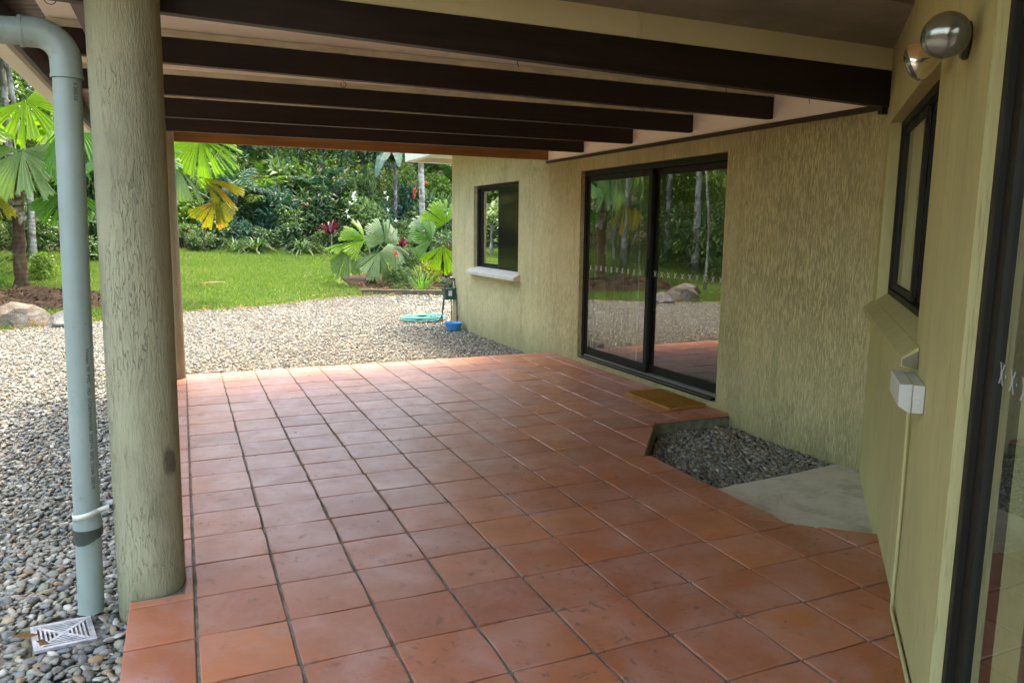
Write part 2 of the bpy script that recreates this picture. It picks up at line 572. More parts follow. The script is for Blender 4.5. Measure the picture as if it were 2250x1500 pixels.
def rock_mat(name, a, b, c3):
    t = NT(name)
    p = t.coord()
    n = t.noise(p, 3.2, 8, 0.7, 0.5)
    c = t.ramp(n, [(0.3, a), (0.5, b), (0.68, c3)])
    q = t.noise(p, 1.8, 5, 0.6, 1.2)
    c = t.mix(t.ramp(q, [(0.52, (0, 0, 0)), (0.66, (0.8,) * 3)]), c, (0.27, 0.15, 0.06))
    return t.done(c, 0.85, t.bump(t.noise(p, 9, 8, 0.75), 0.9, 0.05), spec=0.25)


M['rock'] = rock_mat('pale quartz boulder', (0.06, 0.05, 0.035), (0.135, 0.112, 0.078), (0.25, 0.225, 0.18))
M['rock_grey'] = rock_mat('grey boulder', (0.06, 0.058, 0.052), (0.13, 0.125, 0.11), (0.24, 0.225, 0.2))


def bark_mat(name, a, b, pale, amt=0.5):
    t = NT(name)
    p = t.pos((1, 1, 0.45))
    n = t.noise(p, 7, 7, 0.7)
    c = t.ramp(n, [(0.32, a), (0.68, b)])
    l = t.noise(t.pos((1, 1, 0.8)), 4.2, 6, 0.6, 0.5)
    c = t.mix(t.ramp(l, [(0.62 - 0.25 * amt, (0, 0, 0)), (0.72 - 0.25 * amt, (0.9,) * 3)]), c, pale)
    rings = t.new('ShaderNodeTexWave', wave_type='BANDS', bands_direction='Z')
    rings.inputs['Scale'].default_value = 3.2
    rings.inputs['Distortion'].default_value = 3.0
    t.link(t.pos(), rings.inputs['Vector'])
    h = t.math('ADD', n, t.math('MULTIPLY', rings.outputs['Fac'], 0.5))
    return t.done(c, 0.9, t.bump(h, 0.6, 0.02), spec=0.15)


M['bark_pale'] = bark_mat('lichened pale bark', (0.10, 0.085, 0.065), (0.19, 0.17, 0.13), (0.33, 0.315, 0.27), 0.7)
M['bark_dark'] = bark_mat('dark palm bark', (0.035, 0.02, 0.012), (0.13, 0.08, 0.045), (0.34, 0.32, 0.27), 0.25)
M['bark_grey'] = bark_mat('grey forest bark', (0.06, 0.052, 0.042), (0.16, 0.145, 0.115), (0.32, 0.30, 0.26), 0.45)
M['petiole'] = simple('green stalk', (0.09, 0.15, 0.03), 0.5, 0.4, var=0.3)
M['petiole_brown'] = simple('brown stalk', (0.12, 0.065, 0.02), 0.6, 0.3, var=0.3)


def leaf_mat(name, cols, trans=0.35, rough=0.42, spec=0.45, tcol=None, patches=None):
    """cols: ramp of leaf colours picked per leaf; translucent so that light passes through"""
    t = NT(name)
    a = t.new('ShaderNodeAttribute', attribute_name='tint')
    oi = t.new('ShaderNodeObjectInfo')
    f = t.math('ADD', t.math('MULTIPLY', a.outputs['Fac'], 0.75), t.math('MULTIPLY', oi.outputs['Random'], 0.25))
    k = len(cols)
    c = t.ramp(f, [(i / (k - 1), cc) for i, cc in enumerate(cols)])
    if patches is not None:
        pm = t.noise(t.coord(), 3.2, 5, 0.65, 0.6)
        c = t.mix(t.ramp(pm, [(0.48, (0, 0, 0)), (0.60, (1, 1, 1))]), c, patches)
    t.done(c, rough, spec=spec)
    tb = t.new('ShaderNodeBsdfTranslucent')
    tc = t.mix(1.0, c, tcol or (1.0, 1.25, 0.45), 'MULTIPLY')
    t.link(tc, tb.inputs[0])
    mx = t.new('ShaderNodeMixShader')
    mx.inputs[0].default_value = trans
    t.link(t.b.outputs[0], mx.inputs[1])
    t.link(tb.outputs[0], mx.inputs[2])
    t.link(mx.outputs[0], t.out.inputs[0])
    return t.m


L = {}
L['mid'] = leaf_mat('mid green leaf', [(0.034, 0.072, 0.018), (0.066, 0.125, 0.028), (0.10, 0.175, 0.038), (0.155, 0.22, 0.05)])
L['dark'] = leaf_mat('dark glossy leaf', [(0.022, 0.05, 0.02), (0.042, 0.088, 0.03), (0.068, 0.125, 0.044), (0.10, 0.165, 0.06)], 0.3, 0.45, 0.3)
L['lime'] = leaf_mat('lime leaf', [(0.07, 0.13, 0.015), (0.11, 0.19, 0.02), (0.16, 0.26, 0.025), (0.24, 0.32, 0.04)], 0.45)
L['blue'] = leaf_mat('blue green leaf', [(0.018, 0.06, 0.038), (0.032, 0.09, 0.055), (0.05, 0.125, 0.075), (0.09, 0.17, 0.10)], 0.3, 0.45, 0.3)
L['far'] = leaf_mat('forest leaf', [(0.075, 0.115, 0.03), (0.135, 0.195, 0.05), (0.20, 0.265, 0.07), (0.29, 0.33, 0.13)], 0.55, 0.5, 0.25)
L['yellow'] = leaf_mat('yellow variegated leaf', [(0.22, 0.26, 0.025), (0.36, 0.36, 0.04), (0.46, 0.44, 0.07), (0.52, 0.5, 0.14)], 0.4)
L['fan'] = leaf_mat('fan palm leaf', [(0.055, 0.135, 0.026), (0.085, 0.19, 0.032), (0.12, 0.235, 0.036)], 0.5, 0.34, 0.5)
L['fan_lime'] = leaf_mat('lime fan palm leaf', [(0.12, 0.22, 0.018), (0.19, 0.30, 0.02), (0.25, 0.35, 0.03)], 0.55, 0.36, 0.4)  # brighter, yellower green than the other fan leaves
L['fan_pale'] = leaf_mat('pale fan palm leaf', [(0.12, 0.19, 0.075), (0.17, 0.24, 0.10), (0.21, 0.285, 0.12)], 0.35, 0.36, 0.5)
L['fan_yellow'] = leaf_mat('yellowing fan palm leaf', [(0.17, 0.19, 0.02), (0.27, 0.24, 0.02), (0.36, 0.32, 0.06)], 0.5, 0.45, 0.3, (1.0, 1.05, 0.4), patches=(0.26, 0.16, 0.03))
L['cordyline'] = leaf_mat('crimson cordyline leaf', [(0.035, 0.006, 0.012), (0.09, 0.012, 0.022), (0.16, 0.02, 0.035)], 0.3, 0.35, 0.5, (1.2, 0.6, 0.7))
L['white'] = leaf_mat('white bract', [(0.55, 0.58, 0.48), (0.66, 0.68, 0.6), (0.74, 0.76, 0.7)], 0.3, 0.6, 0.2, (1, 1, 0.95))
L['red'] = leaf_mat('red flower', [(0.40, 0.035, 0.012), (0.52, 0.06, 0.025), (0.6, 0.10, 0.05)], 0.25, 0.5, 0.3, (1.1, 0.7, 0.6))
L['grass'] = leaf_mat('grass blade', [(0.062, 0.115, 0.02), (0.10, 0.165, 0.028), (0.14, 0.20, 0.04), (0.24, 0.235, 0.09)], 0.4, 0.6, 0.25)
L['bark'] = leaf_mat('bark chip', [(0.03, 0.018, 0.012), (0.06, 0.036, 0.022), (0.12, 0.075, 0.045)], 0.0, 0.9, 0.1)
L['dry'] = leaf_mat('dry leaf', [(0.12, 0.055, 0.02), (0.22, 0.10, 0.035), (0.30, 0.18, 0.08)], 0.15, 0.7, 0.2, (1, 0.8, 0.6))
M['flower_heart'] = simple('orange bud', (0.45, 0.12, 0.03), 0.5)

# ------------------------------------------------------------------ ground
GX = 3.78          # wall plane
def gz(x, y):
    """height of the terrain"""
    t = np.maximum(0, np.asarray(y, float) - 11.4)
    s = t * t / (t + 1.2) * 0.087
    far = np.maximum(0, np.asarray(y, float) - 26) * 0.05
    return -0.115 + s + far + 0.05 * np.maximum(0, -np.asarray(x, float) - 6)


def edge_y(x):
    """far rim of the gravel"""
    return np.interp(x, [-9, -6.0, -4.0, -2.8, -1.6, -0.02, 1.2, 2.45, 3.45, 5.2, 9], [5.5, 7.6, 9.0, 9.9, 10.6, 11.75, 12.1, 12.75, 13.15, 12.75, 12.7])


def grid_sheet(name, xs, ys, fz, mat):
    X, Y = np.meshgrid(xs, ys)
    Z = fz(X, Y)
    v = np.stack([X, Y, Z], -1).reshape(-1, 3)
    ny, nx = X.shape
    i = np.arange(ny - 1)[:, None] * nx + np.arange(nx - 1)[None]
    f = np.stack([i, i + 1, i + 1 + nx, i + nx], -1).reshape(-1, 4)
    me = np_mesh(name, v, f, smooth=True)
    return link_mesh(name, me, mat)


def ground_z(X, Y):
    b = gz(X, Y) - 0.03
    return b + np.where((X > -12) & (X < 10) & (Y < 24), 0, 0.06 * np.sin(X * 0.7) * np.cos(Y * 0.6))


g = grid_sheet('ground', np.concatenate([np.linspace(-150, -26, 8), np.linspace(-24, 24, 60), np.linspace(26, 150, 8)]),
               np.concatenate([np.linspace(-90, -8, 6), np.linspace(-6, 46, 70), np.linspace(50, 170, 8)]), ground_z, M['soil'])
tag(g, kind='structure')

# gravel drive: strip mesh with a curved far rim
def strip(name, xs, y_lo, y_hi, n, dz, mat):
    v, f = [], []
    for a, x in enumerate(xs):
        for b in range(n + 1):
            y = y_lo(x) + (y_hi(x) - y_lo(x)) * b / n
            v.append((x, y, float(gz(x, y)) + dz))
    for a in range(len(xs) - 1):
        for b in range(n):
            i = a * (n + 1) + b
            f.append((i, i + n + 1, i + n + 2, i + 1))
    mb = MB()
    mb.add(v, f)
    return mb.build(name, mat, smooth=True)


gravel = strip('gravel_drive', np.linspace(-9, 9, 46), lambda x: -6.0, lambda x: float(edge_y(x)), 34, -0.006, M['gravel_ground'])
tag(gravel, kind='structure')
LAWN_FAR = lambda x: float(np.interp(x, [-14, -6, -2, 2, 5, 8, 14], [19.5, 20, 21.3, 21.2, 20.3, 20.0, 20.0]))
BED_X = 3.3        # planted bed begins
lawn = strip('lawn', np.linspace(-14, 9, 60), lambda x: float(edge_y(x)) - 0.05, LAWN_FAR, 30, 0.0, M['lawn'])
tag(lawn, kind='structure')

# ------------------------------------------------------------------ patio
W2_TH = rad(44.7)
P0 = Vector((GX, 0.956, 0))
WU = Vector((-math.sin(W2_TH), -math.cos(W2_TH), 0))     # along the side wall, toward the viewer
WN = Vector((math.cos(W2_TH), -math.sin(W2_TH), 0))      # into the wall
def W2(s, off, z):
    """point on the side wall: s along it, off in front of its face"""
    return P0 + WU * s - WN * off + Vector((0, 0, z))
W2M = Matrix(((WU.x, -WN.x, 0, P0.x), (WU.y, -WN.y, 0, P0.y), (0, 0, 1, 0), (0, 0, 0, 1)))   # local (s, off, z)

NOTCH = [(2.605, 0.325), (2.894, 0.060), (3.90, 0.956), (3.90, 2.185), (3.115, 2.180), (2.605, 1.540)]   # counter-clockwise
POSTCUT = [(-0.40, 0.651), (-0.034, 0.651), (-0.034, 0.935), (-0.40, 0.935)]
PATIO_FAR = 5.225

def clip_half(poly, a, b, keep_left=True):
    out = []
    def side(p):
        d = (b[0] - a[0]) * (p[1] - a[1]) - (b[1] - a[1]) * (p[0] - a[0])
        return d if keep_left else -d
    for i in range(len(poly)):
        p, q = poly[i], poly[(i + 1) % len(poly)]
        sp, sq = side(p), side(q)
        if sp >= 0: out.append(p)
        if (sp > 0 and sq < 0) or (sp < 0 and sq > 0):
            k = sp / (sp - sq)
            out.append((p[0] + (q[0] - p[0]) * k, p[1] + (q[1] - p[1]) * k))
    return out

def area(poly):
    return 0.5 * sum(poly[i][0] * poly[(i + 1) % len(poly)][1] - poly[(i + 1) % len(poly)][0] * poly[i][1] for i in range(len(poly))) if len(poly) > 2 else 0

def minus(poly, cut):
    rest = poly
    for i in range(len(cut)):
        rest = clip_half(rest, cut[i], cut[(i + 1) % len(cut)], True)
        if len(rest) < 3: return [poly]
    if area(rest) < 1e-5: return [poly]
    pieces, rest = [], poly
    for i in range(len(cut)):
        a, b = cut[i], cut[(i + 1) % len(cut)]
        o = clip_half(rest, a, b, False)
        if area(o) > 0.0006: pieces.append(o)
        rest = clip_half(rest, a, b, True)
        if area(rest) < 1e-6: break
    return pieces

wa = (P0 + WU * 6)[:2]
wb = P0[:2]
def patio_clip(poly):
    for a, b in (((-0.223, 9), (-0.223, -9)), ((GX, -9), (GX, 9)), ((9, PATIO_FAR), (-9, PATIO_FAR))):
        poly = clip_half(poly, a, b, True)
        if len(poly) < 3: return []
    poly = clip_half(poly, wa, wb, True)
    if area(poly) < 0.0006: return []
    out = []
    for p in minus(poly, NOTCH):
        out += minus(p, POSTCUT)
    return out

def tile_mesh(poly, z0=-0.022, z1=0.0, bev=0.0035):
    n = len(poly)
    cx = sum(p[0] for p in poly) / n
    cy_ = sum(p[1] for p in poly) / n
    ins = []
    for i in range(n):
        p = Vector(poly[i])
        a = (Vector(poly[i - 1]) - p).normalized()
        b = (Vector(poly[(i + 1) % n]) - p).normalized()
        bis = a + b
        if bis.length < 1e-3:
            bis = Vector((-(b.y), b.x))
            ins.append(p + bis.normalized() * bev)
            continue
        sn = max(0.25, math.sqrt(max(0, (1 - a.dot(b)) / 2)))
        ins.append(p + bis.normalized() * (bev / sn))
    vs = [(x, y, z0) for x, y in poly] + [(x, y, z1 - bev * 0.7) for x, y in poly] + [(q.x, q.y, z1) for q in ins]
    fs = [tuple(range(2 * n, 3 * n))]
    for i in range(n):
        j = (i + 1) % n
        fs += [(i, j, n + j, n + i), (n + i, n + j, 2 * n + j, 2 * n + i)]
    me = bpy.data.meshes.new('tile')
    me.from_pydata(vs, [], fs)
    me.materials.append(M['tile'])
    me.update()
    return me

patio = MB()
slab_top = -0.0065
for poly in ([(-0.217, -5.2), (2.6, -5.2), (2.6, 0.64), (-0.217, 0.64)], [(-0.04, 0.64), (2.6, 0.64), (2.6, 0.94), (-0.04, 0.94)],
             [(-0.217, 0.94), (2.6, 0.94), (2.6, 1.545), (-0.217, 1.545)],
             [(-0.217, 1.545), (2.6, 1.545), (3.108, 2.187), (-0.217, 2.187)], [(-0.217, 2.187), (GX + 0.15, 2.187), (GX + 0.15, PATIO_FAR - 0.006), (-0.217, PATIO_FAR - 0.006)],
             [(2.6, 0.323), (2.6, -5.2), (5.5, -5.2), (5.5, 0.0), (2.89, 0.054)]):
    patio.prism(poly, -0.16, slab_top)
patio_o = patio.build('patio', M['grout'])
tag(patio_o, kind='structure')

TX, TY = 0.300, 0.2977
JX, JY = 0.013, 0.010
n_tiles = 0
def worn(a, b, seed):
    rr = random.Random(seed)
    hx, hy = a / 2, b / 2
    c = [(-hx, -hy), (hx, -hy), (hx, hy), (-hx, hy)]
    out = []
    for i in range(4):
        p, q = c[i], c[(i + 1) % 4]
        for t in (0, 0.04, 0.5, 0.96):
            j = 0.0016
            x_, y_ = p[0] + (q[0] - p[0]) * t, p[1] + (q[1] - p[1]) * t
            k = 0.993 if t == 0 else 1
            out.append((x_ * k + rr.uniform(-j, j), y_ * k + rr.uniform(-j, j)))
    return out
full_list = [tile_mesh(worn(TX - JX, TY - JY, k)) for k in range(8)]
full_me = tile_mesh([(-TX / 2 + JX / 2, -TY / 2 + JY / 2), (TX / 2 - JX / 2, -TY / 2 + JY / 2), (TX / 2 - JX / 2, TY / 2 - JY / 2), (-TX / 2 + JX / 2, TY / 2 - JY / 2)])
rear = MB()
for i in range(-1, 13):
    coloff = random.uniform(-0.004, 0.004)
    for j in range(-12, 18):
        x, y = i * TX, j * TY + coloff
        poly = [(x + JX / 2, y + JY / 2), (x + TX - JX / 2, y + JY / 2), (x + TX - JX / 2, y + TY - JY / 2), (x + JX / 2, y + TY - JY / 2)]
        pieces = patio_clip(poly)
        for p in pieces:
            if j < -4:
                rear.prism(p, -0.02, 0.0)
                continue
            whole = len(pieces) == 1 and abs(area(p) - area(poly)) < 1e-6
            cx, cy_ = x + TX / 2, y + TY / 2
            if not whole:
                if area(p) < 0.0015: continue
                me = tile_mesh([(a - cx, b - cy_) for a, b in p])
            else:
                me = random.choice(full_list)
            o = bpy.data.objects.new('tile', me)
            o.location = (cx, cy_, random.uniform(-0.0012, 0.0012))
            o.rotation_euler = (random.gauss(0, 0.0025), random.gauss(0, 0.0025), random.gauss(0, 0.003) if whole else 0)
            COL.objects.link(o)
            o.parent = patio_o
            n_tiles += 1
ro = rear.build('tile_field', M['tile'], patio_o)
ro['kind'] = 'stuff'

# concrete step beside the tiles
st = MB()
st.prism([(2.60, 1.035), (2.601, 0.335), (2.925, 0.040), (3.84, 0.94), (GX + 0.06, 0.975), (GX + 0.06, 1.15), (3.4, 1.10), (3.0, 1.07)], -0.24, -0.088)
step = st.build('concrete_step', M['concrete'], bevel=0.012)
tag(step, 'worn flat concrete slab between the pebble bed, tiles and side wall', 'concrete slab')

# edging of the recess: mossy concrete face under the tiles
ed = MB()
ed.hexa([(3.115, 2.166, -0.2), (GX, 2.171, -0.2), (GX, 2.186, -0.2), (3.10, 2.186, -0.2), (3.115, 2.166, -0.024), (GX, 2.171, -0.024), (GX, 2.186, -0.024), (3.10, 2.186, -0.024)])
ed.hexa([(2.608, 1.532, -0.2), (3.117, 2.168, -0.2), (3.10, 2.185, -0.2), (2.594, 1.548, -0.2), (2.608, 1.532, -0.024), (3.117, 2.168, -0.024), (3.10, 2.185, -0.024), (2.594, 1.548, -0.024)])
edo = ed.build('edging', M['mossy_concrete'], patio_o)

# ------------------------------------------------------------------ walls with openings
def holed(u0, u1, z0, z1, holes, th, Mx):
    """wall in local (u, off, z): face at off 0, body at off -th"""
    us = sorted({u0, u1, *[h[0] for h in holes], *[h[1] for h in holes]})
    zs = sorted({z0, z1, *[h[2] for h in holes], *[h[3] for h in holes]})
    def solid(a, b):
        if not (0 <= a < len(us) - 1 and 0 <= b < len(zs) - 1): return False
        cu, cz = (us[a] + us[a + 1]) / 2, (zs[b] + zs[b + 1]) / 2
        return not any(h[0] < cu < h[1] and h[2] < cz < h[3] for h in holes)
    mb = MB()
    def q(ps):
        mb.add([Mx @ Vector(p) for p in ps], [(0, 1, 2, 3)])
    for a in range(len(us) - 1):
        for b in range(len(zs) - 1):
            if not solid(a, b): continue
            A, B, c, d = us[a], us[a + 1], zs[b], zs[b + 1]
            q([(A, 0, c), (B, 0, c), (B, 0, d), (A, 0, d)])
            q([(B, -th, c), (A, -th, c), (A, -th, d), (B, -th, d)])
            if not solid(a - 1, b): q([(A, -th, c), (A, 0, c), (A, 0, d), (A, -th, d)])
            if not solid(a + 1, b): q([(B, 0, c), (B, -th, c), (B, -th, d), (B, 0, d)])
            if not solid(a, b - 1): q([(A, -th, c), (B, -th, c), (B, 0, c), (A, 0, c)])
            if not solid(a, b + 1): q([(A, 0, d), (B, 0, d), (B, -th, d), (A, -th, d)])
    return mb

W1M = Matrix(((0, -1, 0, GX), (1, 0, 0, 0), (0, 0, 1, 0), (0, 0, 0, 1)))       # local (y, off toward -x, z)
house = empty('house', (5.6, 3, 0), 'cream textured rendered house with bronze framed glass doors along the patio', 'house')
DOOR = (2.345, 4.61, 0.050, 1.955)
WIN = (6.165, 7.70, 0.815, 1.94)
w1 = holed(0.956, 8.62, -0.25, 2.50, [DOOR, WIN], 0.2, W1M).build('wall', M['render_wall'], house)
w1['label'] = 'long wall with streaky bark-like render facing the driveway'
WIN2 = (0.19, 1.95, 0.985, 1.975)
DOOR2 = (2.775, 5.0, 0.03, 2.08)
w2 = holed(0.0, 5.4, -0.25, 2.62, [WIN2, DOOR2], 0.2, W2M).build('wall', M['render_side'], house)
w2['label'] = 'smoother side wall set at an angle, carrying the lamp and power box'
wl = MB()
wl.box((GX + 0.2, 8.42, -0.25), (9.4, 8.62, 2.50))
wl.box((9.2, -6.0, -0.25), (9.4, 8.42, 2.50))
e5 = W2(5.4, 0, 0)
wl.build('wall', M['render_side'], house)
ins = MB()
ins.box((GX + 0.21, 1.2, 0.0), (9.19, 8.41, 0.03))
fl = ins.build('floor', M['inside_floor'], house)
ins = MB()
ins.box((7.2, 1.2, 0.03), (7.3, 8.41, 2.45))
ins.build('inner_wall', M['inside'], house)
ins = MB()
ins.box((GX + 0.21, 1.2, 2.42), (9.19, 8.41, 2.46))
ins.box((4.4, -5.19, 2.42), (9.19, 1.19, 2.46))
ins.build('inner_ceiling', M['inside'], house)

# house roof and eaves
rf = MB()
rf.box((-0.62, -2.75, 2.66), (10.0, 0.98, 2.74))
rf.box((1.5, -6.2, 2.66), (10.0, -2.76, 2.74))
rf.box((4.0, 0.99, 2.66), (10.0, 9.2, 2.74))
rf.box((3.36, 5.62, 2.52), (3.99, 9.2, 2.58))
roof = rf.build('roof', M['zinc'], house)
ev = MB()
ev.box((3.25, 5.62, 2.36), (3.36, 9.2, 2.50))
ev.box((3.25, 9.2, 2.36), (10.0, 9.31, 2.50))
gt = ev.build('gutter', M['gutter'], house, bevel=0.01)
ev = MB()
ev.box((3.37, 8.63, 2.43), (9.9, 9.19, 2.45))
ev.box((3.37, 5.62, 2.43), (GX - 0.003, 8.63, 2.45))
ev.build('soffit', M['gutter'], house)

# upper cream fascia on the long wall above the trim, brown trim
fa = MB()
fa.box((GX - 0.016, 0.985, 2.105), (GX - 0.003, 5.36, 2.335))
pnl = fa.build('wall_panel', M['ceiling'], house)
fa = MB()
fa.hexa([(GX - 0.03, 0.985, 2.072), (GX - 0.004, 0.985, 2.072), (GX - 0.004, 5.38, 2.082), (GX - 0.03, 5.38, 2.082),
         (GX - 0.03, 0.985, 2.103), (GX - 0.004, 0.985, 2.103), (GX - 0.004, 5.38, 2.108), (GX - 0.03, 5.38, 2.108)])
fa.build('wall_trim', M['trim'], house)

# ------------------------------------------------------------------ sliding door in the long wall
def emptypart(name, parent, label=None):
    o = bpy.data.objects.new(name, None)
    COL.objects.link(o)
    o.parent = parent
    o.matrix_parent_inverse = Matrix.Translation(-Vector(parent.location))
    if label: o['label'] = label
    return o

def sub(o, parent):
    o.parent = parent
    o.matrix_parent_inverse = Matrix.Identity(4)
    return o

def bx1(mb, y0, y1, x0, x1, z0, z1):
    """box on the long wall; x measured inward from the wall face"""
    mb.box((GX + x0, y0, z0), (GX + x1, y1, z1))

def motif_mesh():
    """small white film motif: four curled arms and a centre dot, flat on the glass"""
    mb = MB()
    T = 0.0006
    for sx in (-1, 1):
        for sz in (-1, 1):
            pts = [(sx * 0.003, sz * 0.006), (sx * 0.009, sz * 0.012), (sx * 0.014, sz * 0.020), (sx * 0.020, sz * 0.019)]
            w = [0.008, 0.0095, 0.0075, 0.005]
            for k in range(3):
                (a, b), (c, d) = pts[k], pts[k + 1]
                mb.add([(a - w[k] / 2, 0, b), (a + w[k] / 2, 0, b), (c + w[k + 1] / 2, 0, d), (c - w[k + 1] / 2, 0, d)], [(0, 1, 2, 3)])
    mb.add([(-0.008, 0.0003, -0.008), (0.008, 0.0003, -0.008), (0.008, 0.0003, 0.008), (-0.008, 0.0003, 0.008)], [(0, 1, 2, 3)])
    mb.add([(0.0275, 0, -0.003), (0.0335, 0, -0.003), (0.0335, 0, 0.003), (0.0275, 0, 0.003)], [(0, 1, 2, 3)])
    me = bpy.data.meshes.new('glass_sticker')
    me.from_pydata(mb.v, [], mb.f)
    me.materials.append(M['sticker'])
    return me

MOTIF = motif_mesh()

def sliding_door(parent):
    d = emptypart('sliding_door', parent, 'bronze framed sliding glass door in the long wall')
    y0, y1, z0, z1 = DOOR
    f = MB()
    bx1(f, y0 + 0.001, y1 - 0.001, 0.045, 0.155, z1 - 0.052, z1 - 0.001)
    bx1(f, y0 + 0.001, y0 + 0.045, 0.045, 0.155, z0 + 0.001, z1 - 0.053)
    bx1(f, y1 - 0.045, y1 - 0.001, 0.045, 0.155, z0 + 0.001, z1 - 0.053)
    sub(f.build('frame', M['frame'], d, bevel=0.002), d)
    f = MB()
    bx1(f, y0 + 0.046, y1 - 0.046, -0.012, 0.155, z0 + 0.001, z0 + 0.018)
    sub(f.build('threshold', M['frame'], d, bevel=0.002), d)
    f = MB()
    for xx in (-0.010, 0.055, 0.072, 0.090, 0.108):
        bx1(f, y0 + 0.047, y1 - 0.047, xx, xx + 0.005, z0 + 0.0185, z0 + (0.032 if xx > 0 else 0.022))
    sub(f.build('track', M['track'], d), d)
    mid = 3.45
    for (a, b, xo) in ((mid - 0.03, y1 - 0.046, 0.060), (y0 + 0.046, mid + 0.03, 0.104)):
        p = MB()
        zb, zt = z0 + 0.034, z1 - 0.054
        bx1(p, a, a + 0.05, xo, xo + 0.03, zb, zt)
        bx1(p, b - 0.045, b, xo, xo + 0.03, zb, zt)
        bx1(p, a + 0.051, b - 0.046, xo + 0.002, xo + 0.028, zb, zb + 0.075)
        bx1(p, a + 0.051, b - 0.046, xo + 0.002, xo + 0.028, zt - 0.055, zt)
        sub(p.build('sash', M['frame'], d, bevel=0.002), d)
        g_ = MB()
        xg, sk = GX + xo + 0.0145, 0.0118      # glass turned slightly in its sash to shift what it reflects
        g_.add([(xg - sk, b - 0.046, zb + 0.074), (xg + sk, a + 0.051, zb + 0.074), (xg + sk, a + 0.051, zt - 0.054), (xg - sk, b - 0.046, zt - 0.054)], [(0, 1, 2, 3)])
        sub(g_.build('pane', M['glass'], d), d)
        k = 0
        y = b - 0.09
        while y > a + 0.08:
            o = bpy.data.objects.new('glass_sticker', MOTIF)
            o.matrix_world = Matrix.Translation((xg - sk * (2 * (y - a) / (b - a) - 1) - 0.0022, y, 0.985)) @ Matrix.Rotation(rad(-90), 4, 'Z') @ Matrix.Scale(1.25, 4)
            COL.objects.link(o)
            m = o.matrix_world.copy()
            o.parent = d
            o.matrix_parent_inverse = Matrix.Identity(4)
            o.matrix_basis = m
            y -= 0.098
    h_ = MB()
    bx1(h_, mid - 0.012, mid + 0.008, 0.040, 0.059, 0.95, 1.12)
    sub(h_.build('handle', M['black'], d, bevel=0.004), d)
    return d

sliding_door(house)

def window(parent, Mx, u0, u1, z0, z1, rec, label):
    """two-light sliding window; local (u, off, z) in Mx"""
    w = emptypart('window', parent, label)
    a, b, c, d = u0 + 0.001, u1 - 0.001, z0 + 0.001, z1 - 0.001
    f = MB()
    F = 0.04
    f.box((a, -rec - 0.06, d - F), (b, -rec, d), Mx)
    f.box((a, -rec - 0.06, c), (b, -rec, c + F), Mx)
    f.box((a, -rec - 0.06, c + F + .001), (a + F, -rec, d - F - .001), Mx)
    f.box((b - F, -rec - 0.06, c + F + .001), (b, -rec, d - F - .001), Mx)
    sub(f.build('frame', M['frame'], w, bevel=0.002), w)
    mid = (a + b) / 2
    for k, (p, q, off) in enumerate(((a + F + .001, mid + 0.025, rec + 0.012), (mid - 0.025, b - F - .001, rec + 0.036))):
        s_ = MB()
        S = 0.035
        zz0, zz1 = c + F + .002, d - F - .002
        s_.box((p, -off - 0.018, zz0), (p + S + .01, -off, zz1), Mx)
        s_.box((q - S - .01, -off - 0.018, zz0), (q, -off, zz1), Mx)
        s_.box((p + S + .011, -off - 0.016, zz0), (q - S - .011, -off - 0.002, zz0 + S), Mx)
        s_.box((p + S + .011, -off - 0.016, zz1 - S), (q - S - .011, -off - 0.002, zz1), Mx)
        sub(s_.build('sash', M['frame'], w, bevel=0.0015), w)
        g_ = MB()
        g_.add([Mx @ Vector(v) for v in ((p + S, -off - 0.009, zz0 + S - .001), (q - S, -off - 0.009, zz0 + S - .001), (q - S, -off - 0.009, zz1 - S + .001), (p + S, -off - 0.009, zz1 - S + .001))], [(0, 1, 2, 3)])
        sub(g_.build('pane', M['glass'], w), w)
    return w

wA = window(house, W1M, *WIN, 0.05, 'sliding window in the long wall near the house corner')
# opaque insect screen set before that window's near light to kill its reflection
s_ = MB()
s_.add([W1M @ Vector(v) for v in ((6.21, -0.0515, 0.86), (6.92, -0.0515, 0.86), (6.92, -0.0515, 1.898), (6.21, -0.0515, 1.898))], [(0, 1, 2, 3)])
sub(s_.build('insect_screen', M['screen'], wA), wA)
sl = MB()
y0, y1 = WIN[0] - 0.06, WIN[1] + 0.09
sl.hexa([(GX - 0.085, y0, 0.735), (GX - 0.002, y0, 0.725), (GX - 0.002, y1, 0.725), (GX - 0.085, y1, 0.735),
         (GX - 0.085, y0, 0.775), (GX - 0.002, y0, 0.818), (GX - 0.002, y1, 0.818), (GX - 0.085, y1, 0.775)])
sl.hexa([(GX - 0.0015, WIN[0] + .002, 0.816), (GX + 0.049, WIN[0] + .002, 0.816), (GX + 0.049, WIN[1] - .002, 0.816), (GX - 0.0015, WIN[1] - .002, 0.816),
         (GX - 0.0015, WIN[0] + .002, 0.8195), (GX + 0.049, WIN[0] + .002, 0.838), (GX + 0.049, WIN[1] - .002, 0.838), (GX - 0.0015, WIN[1] - .002, 0.8195)])
sub(sl.build('sill', M['sill_white'], wA, bevel=0.006), wA)

